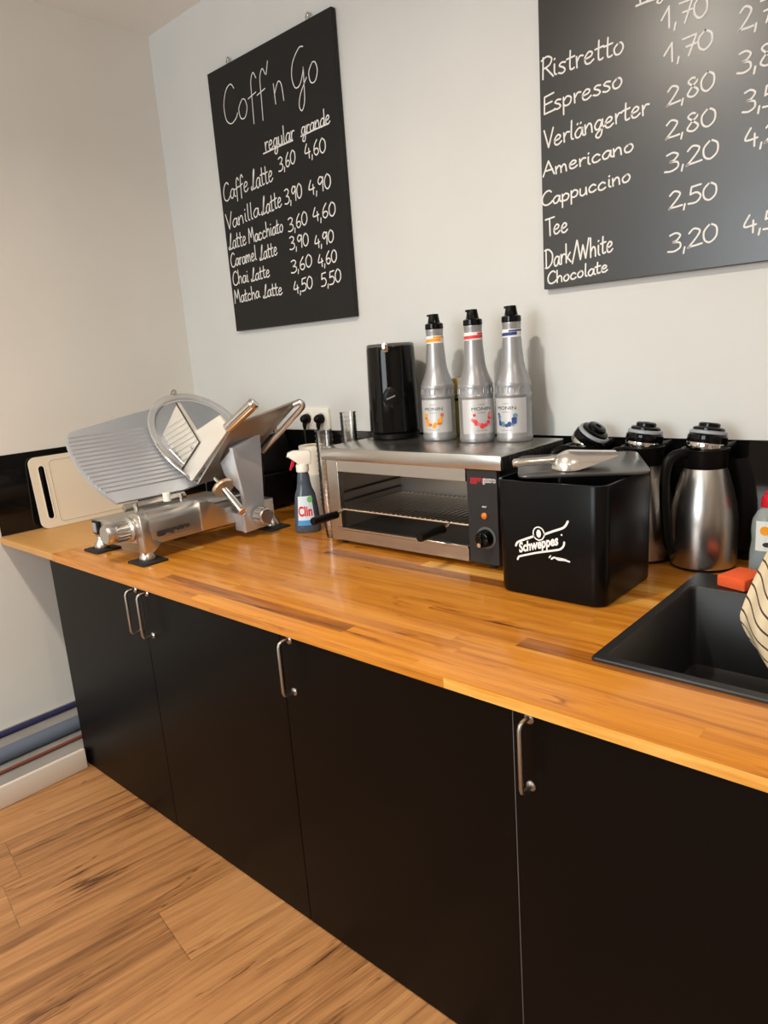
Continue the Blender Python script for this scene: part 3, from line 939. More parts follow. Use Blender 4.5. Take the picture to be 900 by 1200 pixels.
# carriage: end wall across the slicing direction, tray floor, rod, pusher grip
YE = -0.555
wall = [(0.020, 0.034), (0.340, 0.015), (0.330, 0.078), (0.195, 0.125), (0.176, 0.135), (0.176, 0.262), (0.004, 0.255), (0.004, 0.060)]
cw = MB().prism(wall, lambda p: F(YE, p[0], p[1]), lambda p: F(YE + 0.014, p[0], p[1]), 0.003).build('carriage_wall', mat('cream_reflection_aluminium', (0.80, 0.76, 0.68), 0.40, 0.35), t)  # cream reflected from the room wall is put into this metal's colour
m = MB()
for k in range(10):
    a = 0.010 + k * 0.020
    p0 = (0.015, 0.085 + k * 0.020)
    p1 = (0.165, 0.085 + k * 0.020 - 0.060)
    q = [p for p in [(p0[0] + (p1[0] - p0[0]) * s / 12, p0[1] + (p1[1] - p0[1]) * s / 12) for s in range(13)] if 0.096 < p[1] < 0.25]
    if len(q) > 1:
        m.tube([F(YE - 0.001, *p) for p in q], 0.0034, 6)
m.build('ribs', mat('cream_reflection_aluminium', (0.8, 0.76, 0.68)), cw)
m = MB()
m.tube([F(YE - 0.004, 0.176, 0.262), F(YE - 0.004, 0.176, 0.088), F(YE - 0.004, 0.004, 0.096)], 0.0028, 8)
m.build('guard_edge', mat('dark_edge', (0.06, 0.05, 0.045), 0.4), cw, label='thin dark edge line')
for (tt, w) in ((0.125, 0.105), (0.03, 0.115)):
    MB().lathe([(0.006, 0), (0.006, 0.005), (0.003, 0.007)], 14, Matrix.Translation(F(YE, tt, w)) @ Matrix.Rotation(R(90), 4, 'X')).build('screw', M_CHROME, cw)
tray = [(-0.545, 0.030), (-0.545, 0.352), (-0.312, 0.445), (-0.363, 0.196), (-0.40, 0.06), (-0.45, 0.03)]
MB().prism(tray, lambda p: F(p[0], p[1], 0.020), lambda p: F(p[0], p[1], 0.012), 0.0015).build('tray', mat('tray_steel', (0.40, 0.375, 0.345), 0.42, 1.0), t)
rod = smooth([F(-0.330, 0.425, 0.012), F(-0.318, 0.446, 0.004), F(-0.314, 0.440, -0.010), F(-0.322, 0.405, -0.012)], 5) + [F(-0.364, 0.205, -0.012)]
tr_ = MB().tube(rod, 0.0095, 14).build('carriage_handle', M_ALU, t)
for k in (0.30, 0.20):
    MB().tube([F(-0.345 - (0.3 - k) * 0.25, k, -0.012), F(-0.343 - (0.3 - k) * 0.25, k, 0.014)], 0.009, 10).build('handle_clip', M_CHROME, tr_)
q0, q1 = F(-0.552, 0.322, 0.024), F(-0.500, 0.448, 0.024)
ax = (q1 - q0).normalized()
m = MB()
m.lathe([(0.012, 0.0), (0.0185, 0.006), (0.0185, 0.122), (0.020, 0.130), (0.016, 0.138)], 28, Matrix.Translation(q0) @ Vector((0, 0, 1)).rotation_difference(ax).to_matrix().to_4x4())
m.build('pusher_grip', M_CHROME, t)

# carriage arm reaching down to the slide
arm = smooth([(-0.519, 1.144), (-0.510, 1.072), (-0.497, 1.000), (-0.490, 0.930)], 4) + [(-0.505, 0.912), (-0.502, 0.848), (-0.412, 0.852), (-0.418, 0.913), (-0.396, 1.179)]
m = MB()
m.prism(arm, lambda p: S(0.955, p[0], p[1]), lambda p: S(0.935, p[0], p[1]), 0.003)
m.prism([(0.952, 1.144), (0.862, 1.088), (0.872, 1.045), (0.90, 1.02), (0.945, 0.99), (0.953, 0.95)], lambda p: S(p[0], -0.517 + max(0, 1.144 - p[1]) * 0.12, p[1]), lambda p: S(p[0], -0.500 + max(0, 1.144 - p[1]) * 0.12, p[1]), 0.002)
m.box(0.895, 0.954, -0.503, -0.413, 0.850, 0.913, 0.004, 2, ms)
m.build('carriage_arm', M_ALU_B, t)
MKn = Matrix.Translation(S(0.953, -0.447, 0.900)) @ Matrix.Rotation(R(90), 4, 'Y')
m = MB()
m.lathe([(0.010, 0.0), (0.010, 0.008), (0.027, 0.010), (0.028, 0.050), (0.024, 0.054)], 30, MKn)
for k in range(12):
    a = 2 * PI * k / 12
    m.tube([MKn @ Vector((0.0272 * math.cos(a), 0.0272 * math.sin(a), z)) for z in (0.013, 0.048)], 0.0036, 6)
m.build('arm_knob', M_ALU, t)
a0, a1 = S(0.868, -0.530, 1.026), S(0.981, -0.530, 0.936)
ax = (a1 - a0).normalized()
MR = Matrix.Translation(a0) @ Vector((0, 0, 1)).rotation_difference(ax).to_matrix().to_4x4()
m = MB()
m.lathe([(0.007, -0.02), (0.007, 0.012), (0.012, 0.014), (0.012, 0.03), (0.011, 0.032), (0.0135, 0.145), (0.011, 0.149)], 24, MR)
m.build('clamp_rod', M_CHROME, t)
m = MB()
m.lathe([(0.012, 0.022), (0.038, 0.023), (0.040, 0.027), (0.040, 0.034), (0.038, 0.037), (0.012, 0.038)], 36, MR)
m.build('clamp_disc', M_TANREFL, t, label='disc in reflected tan')
MB().lathe([(0.0125, 0.146), (0.0145, 0.147), (0.0145, 0.152), (0.011, 0.154)], 24, MR).build('clamp_rod_cap', M_TANREFL, t, label='end cap in reflected tan')

# ------------------------------------------------------------------ black contact grill behind the slicer
t = thing('contact_grill', 'black box-shaped contact grill standing in the corner behind the slicer arm', 'contact grill', (0.575, -0.125, ZT))
m = MB()
m.prism([(-0.11, 0.016), (0.105, 0.016), (0.128, 0.150), (0.122, 0.158), (-0.12, 0.158)], lambda p: Vector((p[0], -0.078, p[1])), lambda p: Vector((p[0], 0.080, p[1])), 0.006)
m.build('lower_body', M_BLACK, t)
m = MB()
m.prism([(-0.115, 0.168), (0.134, 0.168), (0.130, 0.19), (0.088, 0.306), (-0.10, 0.306), (-0.115, 0.25)], lambda p: Vector((p[0], -0.080, p[1])), lambda p: Vector((p[0], 0.080, p[1])), 0.006)
m.build('lid', M_BLACK, t)
MB().box(-0.105, 0.110, -0.068, 0.072, 0.156, 0.170).build('hinge_seam', M_DARKSTEEL, t)
MB().lathe([(0.004, 0), (0.004, 0.003), (0.002, 0.004)], 12, Matrix.Translation((0.06, -0.0775, 0.135)) @ Matrix.Rotation(R(90), 4, 'X')).build('screw', M_CHROME, t)
for fx in (-0.09, 0.08):
    for fy in (-0.06, 0.06):
        MB().lathe([(0.012, 0.0001), (0.012, 0.018)], 16, Matrix.Translation((fx, fy, 0))).build('foot', M_RUBBER, t)

# ------------------------------------------------------------------ spray bottle
CL = (1.074, -0.325, ZT)
phi = math.atan2(-1.90 + 0.325, 2.89 - 1.074)     # faces the camera
t = thing('spray_bottle', 'window cleaner spray bottle with white trigger head and red lettering', 'spray bottle', CL, phi + PI / 2)


def lathe_ell(m, prof, seg=40):
    rings = []
    for (rx, ry, z) in prof:
        rings.append([m.bm.verts.new((rx * math.cos(2 * PI * i / seg), ry * math.sin(2 * PI * i / seg), z)) for i in range(seg)])
    for k in range(len(rings) - 1):
        for i in range(seg):
            j = (i + 1) % seg
            m.bm.faces.new((rings[k][i], rings[k][j], rings[k + 1][j], rings[k + 1][i]))
    m.bm.faces.new(list(reversed(rings[0])))
    m.bm.faces.new(rings[-1])
    return m


CP = [(0.040, 0.026, 0.0002), (0.046, 0.030, 0.006), (0.0455, 0.030, 0.03), (0.041, 0.028, 0.09), (0.035, 0.026, 0.135), (0.027, 0.022, 0.155), (0.023, 0.020, 0.175), (0.021, 0.0195, 0.200), (0.0165, 0.0165, 0.212), (0.0165, 0.0165, 0.22)]
lathe_ell(MB(), CP).build('bottle', M_CLINB, t)


def clin_r(z):
    for (a, b) in zip(CP, CP[1:]):
        if a[2] <= z <= b[2]:
            s = (z - a[2]) / (b[2] - a[2])
            return a[0] + (b[0] - a[0]) * s, a[1] + (b[1] - a[1]) * s
    return CP[-1][:2]


def clin_map(lift):
    def f(p):
        rx, ry = clin_r(p[1])
        a = p[0] / rx * 0.9
        return Vector((rx * math.sin(a) + lift * math.sin(a), -ry * math.cos(a) - lift, p[1]))
    return f


def wrapped_patch(m, fm, x0, x1, z0, z1, nx=10, nz=8, taper=0.0):
    g = [[m.bm.verts.new(fm(((x0 + (x1 - x0) * i / nx) * (1 - taper * j / nz), z0 + (z1 - z0) * j / nz))) for i in range(nx + 1)] for j in range(nz + 1)]
    for j in range(nz):
        for i in range(nx):
            m.bm.faces.new((g[j][i], g[j][i + 1], g[j + 1][i + 1], g[j + 1][i]))
    return m


lab = wrapped_patch(MB(), clin_map(0.0006), -0.040, 0.030, 0.028, 0.130, taper=0.22).build('label', mat('pale_blue_label', srgb(214, 230, 240), 0.4), t, keep_normals=True)
m = MB()
wrapped_patch(m, clin_map(0.0012), -0.038, 0.028, 0.028, 0.046)
m.build('label_band', M_BPRINT, lab, flat=True, keep_normals=True)
cm = clin_map(0.0016)
MB().text('Clin', 0.04, lambda p: cm((p[0] - 0.006, p[1] + 0.078)), 0.0012, width=0.054, height=0.036).build('logo', M_RPRINT, lab, flat=True, keep_normals=True, label='red lettering')
MB().disc((0.016, 0.118), 0.011, clin_map(0.0016)).build('label_seal', M_GPRINT, lab, flat=True, keep_normals=True)
m = MB()
m.lathe([(0.019, 0.211), (0.022, 0.214), (0.022, 0.236), (0.019, 0.240)], 28)
hd = [(-0.050, 0.268), (-0.046, 0.280), (-0.028, 0.286), (0.028, 0.285), (0.034, 0.276), (0.030, 0.238), (-0.014, 0.236), (-0.020, 0.254)]
m.prism(hd, lambda p: Vector((p[0], -0.017, p[1])), lambda p: Vector((p[0], 0.017, p[1])), 0.004)
m.build('trigger_head', M_WHITE, t)
MB().prism([(-0.024, 0.256), (-0.034, 0.254), (-0.045, 0.222), (-0.040, 0.220), (-0.026, 0.240)], lambda p: Vector((p[0], -0.008, p[1])), lambda p: Vector((p[0], 0.008, p[1])), 0.002).build('trigger', M_REDP, t, label='red trigger')
MB().tube([(0, 0, 0.20), (0.004, 0, 0.10), (0.01, 0, 0.02)], 0.003, 8).build('dip_tube', M_WHITE, t)

# ------------------------------------------------------------------ paper roll
m = MB()
pr_ = [(0.020, 0.0002), (0.046, 0.0002), (0.047, 0.003), (0.047, 0.280), (0.046, 0.283), (0.020, 0.283)]
m.lathe(pr_ + pr_[:1], 48, cap0=False, cap1=False)
bmesh.ops.remove_doubles(m.bm, verts=m.bm.verts, dist=1e-5)
t = thing('paper_roll', 'upright white kitchen paper roll behind the spray bottle', 'paper roll', (0.985, -0.195, ZT))
m.build('paper', M_PAPER, t)
mc = MB()
cc = [(0.0185, 0.0004), (0.0199, 0.0004), (0.0199, 0.2828), (0.0185, 0.2828)]
mc.lathe(cc + cc[:1], 32, cap0=False, cap1=False)
bmesh.ops.remove_doubles(mc.bm, verts=mc.bm.verts, dist=1e-5)
mc.build('core', M_TAN, t, label='brown cardboard core')

# ------------------------------------------------------------------ stacks of clear plastic cups
def cup_mesh(r0, r1, h):
    m = MB()
    p = [(r0 - 0.002, 0.0), (r0, 0.002), (r1, h - 0.003), (r1 + 0.002, h - 0.002), (r1 + 0.002, h), (r1 - 0.0005, h), (r0 - 0.0005, 0.0035), (0.001, 0.0035)]
    m.lathe(p, 28, cap0=True, cap1=True)
    return m


def cup_stack(x, y, n, pitch, h, group, labels):
    o = cup_mesh(0.0205, 0.0275, h).build('plastic_cup', M_CLEAR)
    for i in range(n):
        c = o if i == 0 else o.copy()
        if i:
            COL.objects.link(c)
        c.location = (x, y, ZT + 0.0003 + i * pitch)
        tag(c, labels[0] if i == n - 1 else (labels[1] if i == 0 else labels[2]), 'plastic cup', group)


cup_stack(1.2070, -0.335, 16, 0.0162, 0.115, 'clear cups stacked beside the grill', ('clear plastic cup topmost of the stack at the left side of the toaster grill', 'clear plastic cup lowest of the stack at the left side of the toaster grill', 'clear plastic cup within the stack at the left side of the toaster grill'))
cup_stack(1.165, -0.175, 20, 0.0150, 0.115, 'clear cups stacked beside the kettle', ('clear plastic cup topmost of the taller stack between paper roll and kettle', 'clear plastic cup lowest of the taller stack between paper roll and kettle', 'clear plastic cup within the taller stack between paper roll and kettle'))

# ------------------------------------------------------------------ salamander grill
GX0, GX1, GY0, GY1 = 1.268, 1.905, -0.392, -0.062
GB, GT = 0.840, 1.138
GO = Vector((1.59, -0.225, ZT))
t = thing('salamander_grill', 'wide stainless steel toaster grill with wire rack carrying the kettle and bottles', 'grill', GO)
mg = Matrix.Translation(-GO)
m = MB()
m.box(1.252, 1.922, GY0 - 0.006, GY1, 1.099, GT, 0.0025, 2, mg)
m.build('top_cover', M_STEEL, t)
m = MB()
OX0, OX1 = 1.316, 1.806
OZ0, OZ1 = 0.884, 1.063
m.box(GX0, OX0, GY0, GY0 + 0.02, GB, 1.099, 0.001, 1, mg)
m.box(OX0, OX1, GY0, GY0 + 0.02, OZ1, 1.099, 0.001, 1, mg)
m.box(OX0, OX1, GY0, GY0 + 0.02, GB, 0.876, 0.001, 1, mg)
m.box(OX0 - 0.02, OX1, GY0 - 0.003, GY0 + 0.012, 0.8765, OZ0, 0.001, 1, mg)
m.build('front_frame', M_STEEL, t)
m = MB()
m.box(GX0, GX0 + 0.004, GY0 + 0.02, GY1, GB, 1.099, 0, 1, mg)
m.box(GX0, GX1, GY1 - 0.004, GY1, GB, 1.099, 0, 1, mg)
m.box(GX0, GX1, GY0 + 0.02, GY1 - 0.004, GB, GB + 0.004, 0, 1, mg)
m.build('housing', M_STEEL, t)
m = MB()
m.box(OX0 - 0.012, OX0 - 0.009, GY0 + 0.021, GY1 - 0.02, GB + 0.01, 1.095, 0, 1, mg)
m.box(OX1 + 0.001, OX1 + 0.004, GY0 + 0.021, GY1 - 0.02, GB + 0.01, 1.095, 0, 1, mg)
m.box(OX0 - 0.009, OX1 + 0.001, GY1 - 0.023, GY1 - 0.02, GB + 0.01, 1.095, 0, 1, mg)
m.box(OX0 - 0.009, OX1 + 0.001, GY0 + 0.021, GY1 - 0.023, 1.086, 1.089, 0, 1, mg)
m.build('oven_cavity', mat('cavity_steel', (0.42, 0.385, 0.34), 0.38, 0.8), t)
MB().box(OX0 - 0.008, OX1, GY0 + 0.013, GY1 - 0.026, 0.872, 0.877, 0.0015, 1, mg).build('crumb_tray', M_DARKSTEEL, t)
for k in range(3):
    z = 0.930 + k * 0.030
    for sx in (OX0 - 0.009, OX1 - 0.007):
        MB().box(sx, sx + 0.008, GY0 + 0.022, GY1 - 0.03, z, z + 0.006, 0.0015, 1, mg).build('rack_guide', M_DARKSTEEL, t)
for k in range(2):
    yy = -0.30 + k * 0.12
    MB().tube([Vector((OX0 - 0.002, yy, 1.072)) - GO, Vector((OX1 - 0.003, yy, 1.072)) - GO], 0.006, 10).build('heating_element', M_TRANSL, t)
# wire rack with two black grips
rk = MB()
RZ = 0.9405
ra = [Vector((OX0 + 0.004, GY0 + 0.010, RZ)) - GO, Vector((OX1 - 0.004, GY0 + 0.010, RZ)) - GO, Vector((OX1 - 0.004, GY1 - 0.04, RZ)) - GO, Vector((OX0 + 0.004, GY1 - 0.04, RZ)) - GO]
rk.tube(ra + ra[:1], 0.0028, 8)
for k in range(25):
    x = OX0 + 0.020 + k * 0.0187
    rk.tube([Vector((x, GY0 + 0.006, RZ + 0.004)) - GO, Vector((x, GY1 - 0.036, RZ + 0.004)) - GO], 0.0022, 8)
rack = rk.build('wire_rack', M_RACK, t)
for gx in (1.306 + 0.012, 1.738):
    m = MB()
    m.tube([Vector((gx, GY0 - 0.125, RZ - 0.011)) - GO, Vector((gx, GY0 - 0.121, RZ - 0.011)) - GO, Vector((gx, GY0 - 0.120, RZ - 0.011)) - GO, Vector((gx, GY0 - 0.022, RZ - 0.011)) - GO, Vector((gx, GY0 - 0.020, RZ - 0.011)) - GO], [0.011, 0.0125, 0.0125, 0.0125, 0.010], 20)
    g = m.build('grip', M_BLACK, rack)
    MB().tube([Vector((gx, GY0 - 0.03, RZ - 0.010)) - GO, Vector((gx, GY0 - 0.004, RZ - 0.006)) - GO, Vector((gx, GY0 + 0.010, RZ)) - GO], 0.004, 8).build('grip_rod', M_RACK, rack)
# control panel
pn = MB().box(OX1 + 0.004, GX1, GY0 - 0.001, GY0 + 0.018, GB + 0.001, 1.098, 0.0012, 1, mg).build('control_panel', M_PANEL, t)
yp = GY0 - 0.0016
gmap = lambda cx, cz: (lambda p: Vector((cx + p[0], yp, cz + p[1])) - GO)
MB().text('ggm', 0.02, gmap(1.841, 1.068), 0.0, width=0.038, height=0.0165).build('logo', M_RPRINT, pn, flat=True, label='red lettering')
MB().text('gastro', 0.02, gmap(1.882, 1.069), 0.0, width=0.040, height=0.0185).build('logo', M_WPRINT, pn, flat=True, label='white lettering')
MB().text('HEAT', 0.01, gmap(1.864, 0.9995), 0.0002, width=0.014, height=0.0045).build('caption', M_WPRINT, pn, flat=True)
MB().lathe([(0.009, 0), (0.009, 0.003), (0.007, 0.005), (0.002, 0.006)], 20, Matrix.Translation(Vector((1.864, yp, 0.975)) - GO) @ Matrix.Rotation(R(90), 4, 'X')).build('indicator_lamp', M_ORANGE, pn)
kn = Matrix.Translation(Vector((1.866, yp + 0.001, 0.915)) - GO) @ Matrix.Rotation(R(90), 4, 'X')
MB().lathe([(0.030, 0), (0.030, 0.0015), (0.027, 0.002)], 40, kn).build('dial_ring', mat('grey_dial', (0.10, 0.10, 0.10), 0.4), pn)
dk = MB().lathe([(0.024, 0.001), (0.023, 0.016), (0.020, 0.024), (0.018, 0.025)], 36, kn)
dk.box(-0.004, 0.004, -0.020, 0.020, 0.020, 0.031, 0.002, 2, kn)
dk = dk.build('dial', M_BLACKG, pn)
MB().lathe([(0.006, 0.0252), (0.006, 0.0315)], 16, kn @ Matrix.Translation((-0.004, -0.014, 0.0))).build('dial_mark', M_CHROME, dk)
# louvred side
m = MB()
m.box(GX1 - 0.003, GX1 + 0.001, GY0 + 0.018, GY1 - 0.001, GB, 1.099, 0, 1, mg)
sp_ = m.build('side_panel', M_BLACK, t)
m = MB()
m.box(1.9225, 1.9235, GY0 + 0.0, GY1 - 0.004, 1.100, 1.134, 0, 1, mg)
for k in range(22):
    yy = GY0 + 0.035 + k * 0.013
    m.box(1.923, 1.926, yy, yy + 0.006, 1.104, 1.130, 0.001, 1, mg)
m.build('vent_louvres', M_BLACKM, t)
for fx in (1.30, 1.87):
    for fy in (-0.365, -0.09):
        MB().lathe([(0.010, 0.0001), (0.012, 0.003), (0.012, 0.015)], 18, Matrix.Translation((fx - GO.x, fy - GO.y, 0))).build('foot', M_RUBBER, t)

# ------------------------------------------------------------------ kettle
t = thing('electric_kettle', 'tall glossy black cylindrical kettle at the left end of the steel toaster grill', 'kettle', (1.352, -0.143, GT + 0.0003), R(-50))
m = MB()
m.lathe([(0.074, 0.0), (0.079, 0.004), (0.080, 0.018), (0.076, 0.022)], 48)
m.build('power_base', M_BLACK, t)
m = MB()
m.lathe([(0.076, 0.022), (0.0835, 0.026), (0.0835, 0.06), (0.0815, 0.16), (0.079, 0.25), (0.078, 0.288), (0.076, 0.296)], 56)
m.build('kettle_body', M_BLACKG, t)
MB().lathe([(0.0765, 0.2955), (0.077, 0.300), (0.072, 0.305), (0.02, 0.307)], 48).build('kettle_lid', mat('grey_kettle_rim', (0.12, 0.115, 0.11), 0.3, 0.4), t)


def kz(deg, r, z):
    return Vector((r * math.cos(R(deg)), r * math.sin(R(deg)), z))


MB().box(-0.010, 0.010, -0.009, 0.004, -0.016, 0.014, 0.003, 2, Matrix.Translation(kz(-10, 0.077, 0.294)) @ Matrix.Rotation(R(80), 4, 'Z')).build('lid_catch', M_CHROME, t)
mk = Matrix.Translation(kz(-4, 0.0795, 0.138)) @ Matrix.Rotation(R(86), 4, 'Z') @ Matrix.Rotation(R(90), 4, 'X')
bt = MB().lathe([(0.026, -0.004), (0.026, 0.004), (0.022, 0.007), (0.012, 0.008)], 32, mk, ell=1.25).build('button', M_BLACK, t)
MB().box(-0.015, 0.015, -0.0025, 0.0025, 0.007, 0.0105, 0.001, 1, mk @ Matrix.Rotation(R(20), 4, 'Z')).build('button_bar', mat('grey_bar', (0.2, 0.2, 0.2), 0.3), bt)
m = MB()
m.tube(smooth([kz(150, 0.078, 0.25), kz(150, 0.115, 0.24), kz(150, 0.125, 0.20), kz(150, 0.122, 0.12), kz(150, 0.110, 0.06), kz(150, 0.082, 0.05)], 6), 0.011, 14)
m.build('handle', M_BLACK, t)
MB().tube(smooth([kz(-105, 0.078, 0.008), kz(-112, 0.10, 0.006), kz(-130, 0.13, 0.005), kz(-150, 0.125, 0.006), kz(-165, 0.135, 0.02), kz(-172, 0.15, 0.010), kz(-180, 0.160, -0.05), kz(-182, 0.160, -0.2)], 6), 0.0035, 8).build('cord', M_BLACKM, t)

# ------------------------------------------------------------------ syrup bottles
BP = [(0.048, 0.0), (0.0515, 0.003), (0.053, 0.010), (0.0525, 0.016), (0.0515, 0.019), (0.0515, 0.130), (0.0525, 0.1325), (0.0525, 0.136), (0.0512, 0.138), (0.0512, 0.160), (0.052, 0.166), (0.050, 0.171), (0.043, 0.188), (0.036, 0.206), (0.0315, 0.228), (0.0285, 0.265), (0.0262, 0.295), (0.0258, 0.325), (0.0268, 0.329), (0.0268, 0.335), (0.0225, 0.337)]


def bottle_r(z):
    for a, b in zip(BP, BP[1:]):
        if a[1] <= z <= b[1] and b[1] > a[1]:
            return a[0] + (b[0] - a[0]) * (z - a[1]) / (b[1] - a[1])
    return 0.05


def cyl(lift, zoff=0.0):
    """wraps (arc length, height) round the bottle; arc 0 faces local -Y"""
    def f(p):
        r = bottle_r(min(max(p[1] + zoff, 0.02), 0.33)) + lift
        a = p[0] / r
        return Vector((r * math.sin(a), -r * math.cos(a), p[1] + zoff))
    return f


def band(m, x0, x1, z0, z1, lift, n=24, dz=0.0):
    fm = cyl(lift)
    lo = [m.bm.verts.new(fm((x0 + (x1 - x0) * i / n, z0 + dz * i / n))) for i in range(n + 1)]
    hi = [m.bm.verts.new(fm((x0 + (x1 - x0) * i / n, z1 + dz * i / n))) for i in range(n + 1)]
    for i in range(n):
        m.bm.faces.new((lo[i], lo[i + 1], hi[i + 1], hi[i]))


def syrup_bottle(loc, faces, label, c1, c2, neck, seed):
    t = thing('syrup_bottle', label, 'bottle', loc, faces + PI / 2, 'silver syrup bottles on the grill')
    m = MB()
    m.lathe(BP, 56)
    for k in range(10):                                   # raised arches round the shoulder band
        a = 2 * PI * (k + 0.5) / 10
        pts = [(-0.008, 0.141), (-0.008, 0.150), (-0.006, 0.1565), (0, 0.159), (0.006, 0.1565), (0.008, 0.150), (0.008, 0.141)]
        fm = cyl(0.0004)
        rot = Matrix.Rotation(a, 3, 'Z')
        m.tube([rot @ fm(p) for p in smooth(pts, 3)], 0.0013, 6)
    body = m.build('bottle', M_SILVER, t)
    rnd = random.Random(seed)
    lb = MB()
    band(lb, -0.062, 0.062, 0.026, 0.126, 0.0004, 28)
    lb = lb.build('label', mat('silver_label', (0.60, 0.60, 0.605), 0.42, 0.35), t, keep_normals=True)
    fm = cyl(0.0009)
    x = MB()
    x.text('MONIN', 0.02, lambda p: fm((p[0], p[1] + 0.0985)), 0.0, width=0.060, height=0.0095)
    x.build('lettering', M_LETTER, lb, flat=True, keep_normals=True)
    x = MB()
    for k in range(3):
        z = (0.110, 0.086, 0.034)[k]
        wd_ = (0.020, 0.026, 0.036)[k]
        for j in range(6):
            xx = -wd_ / 2 + wd_ * j / 6
            band(x, xx, xx + wd_ / 9, z, z + 0.0022, 0.0008, 2)
    x.build('small_print', M_SILVERD, lb, flat=True, keep_normals=True)
    for ci, cmat in ((0, c1), (1, c2)):
        x = MB()
        for k in range(11):
            if (k % 3 == 1) != (ci == 1):
                continue
            a = R(165 + k * 21)
            cx, cz = 0.026 * math.cos(a) + rnd.uniform(-.003, .003), 0.072 + 0.023 * math.sin(a) + rnd.uniform(-.003, .003)
            x.disc((cx, cz), rnd.uniform(0.0045, 0.0085), cyl(0.0009 + 0.00015 * k), 9, rnd.uniform(0.0045, 0.0085))
        x.build('fruit_print', cmat, lb, flat=True, keep_normals=True)
    for sx in (-0.066, 0.066, -0.075, 0.075):
        x = MB()
        band(x, sx, sx + 0.0009, 0.026, 0.126, 0.0005, 1)
        x.build('label_line', M_SILVERD, lb, flat=True, keep_normals=True)
    x = MB()
    band(x, 0.082, 0.096, 0.112, 0.124, 0.0006, 4)
    band(x, 0.084, 0.096, 0.062, 0.066, 0.0006, 4)
    x.build('side_print', M_SILVERD, lb, flat=True, keep_normals=True)
    nb = MB()
    nb.lathe([(bottle_r(0.294) + 0.0005, 0.294), (bottle_r(0.316) + 0.0005, 0.316)], 40, cap0=False, cap1=False)
    nb = nb.build('neck_label', M_WPRINT, t, keep_normals=True)
    x = MB()
    band(x, -0.075, 0.028, 0.2955, 0.3045, 0.0011, 24, 0.004)
    band(x, 0.004, 0.06, 0.309, 0.3135, 0.0011, 12, 0.001)
    x.build('neck_stripe', neck, nb, flat=True, keep_normals=True)
    m = MB()
    m.lathe([(0.0262, 0.3352), (0.0282, 0.338), (0.0275, 0.351), (0.0235, 0.3535), (0.0190, 0.355), (0.0175, 0.362), (0.0150, 0.377), (0.0148, 0.380), (0.0060, 0.381)], 32)
    m.box(-0.020, -0.010, -0.006, 0.006, 0.3735, 0.380, 0.0015, 2)
    m.build('pourer_cap', M_BLACKG, t)


syrup_bottle((1.541, -0.149, GT + 0.0003), R(-72), 'silver syrup bottle with orange fruit print nearest the kettle', M_YEL, M_YEL2, M_YEL, 1)
syrup_bottle((1.689, -0.158, GT + 0.0003), R(-38), 'silver syrup bottle with red berry print in the middle of three', M_RED1, M_RED2, M_RED1, 2)
syrup_bottle((1.7975, -0.124, GT + 0.0003), R(-85), 'silver syrup bottle with dark blue berry print at the right of three', M_BLU1, M_BLU2, M_BLU1, 3)

# pale yellow bottle hidden between them
t = thing('square_bottle', 'squat pale yellow bottle half hidden behind the silver syrup bottles', 'bottle', (1.570, -0.055 + 0.011, GT + 0.0003))
MB().prism(rrect(-0.034, 0.034, -0.030, 0.030, 0.010, 4), lambda p: Vector((p[0], p[1], 0.0)), lambda p: Vector((p[0], p[1], 0.128)), 0.003).build('glass', M_YGLASS, t)
MB().prism(rrect(-0.036, 0.036, -0.032, 0.032, 0.010, 4), lambda p: Vector((p[0], p[1], 0.129)), lambda p: Vector((p[0], p[1], 0.182)), 0.004).build('stopper', M_TAN, t, label='tan stopper')
m = MB()
for a in (0, 1):
    m.box(-0.0345, 0.0345, -0.0308, -0.0300, 0.112, 0.120)
m.build('band', M_LETTER, t)

# ------------------------------------------------------------------ ice bin with lid
BX0, BX1, BY0, BY1 = 1.978, 2.255, -0.518, -0.241
BO = Vector(((BX0 + BX1) / 2, (BY0 + BY1) / 2, ZT + 0.0003))
t = thing('ice_bin', 'square black plastic ice bin with white logo and loose lid', 'ice bin', BO)
hw = 0.1385
BH = 0.277
m = MB()
n_ = 8


def ringv(m, hw_, r, z):
    return [m.bm.verts.new((p[0], p[1], z)) for p in rrect(-hw_, hw_, -hw_, hw_, r, n_)]


rings = [ringv(m, hw - 0.010, 0.026, 0.0), ringv(m, hw - 0.0045, 0.030, 0.004), ringv(m, hw - 0.003, 0.031, 0.012), ringv(m, hw, 0.032, BH - 0.002), ringv(m, hw - 0.001, 0.031, BH), ringv(m, hw - 0.005, 0.028, BH), ringv(m, hw - 0.006, 0.028, BH - 0.003), ringv(m, hw - 0.009, 0.028, 0.008)]
for a, b in zip(rings, rings[1:]):
    for i in range(len(a)):
        j = (i + 1) % len(a)
        m.bm.faces.new((a[i], a[j], b[j], b[i]))
m.bm.faces.new(list(reversed(rings[0])))
m.bm.faces.new(rings[-1])
body = m.build('bin_body', mat('bin_black', (0.0032, 0.0029, 0.0029), 0.26, spec=0.17), t)
bl = lambda p: Vector((p[0] - BO.x, BY0 - 0.0007 - BO.y + 0.0015, p[1] - BO.z))
lgm = MB()


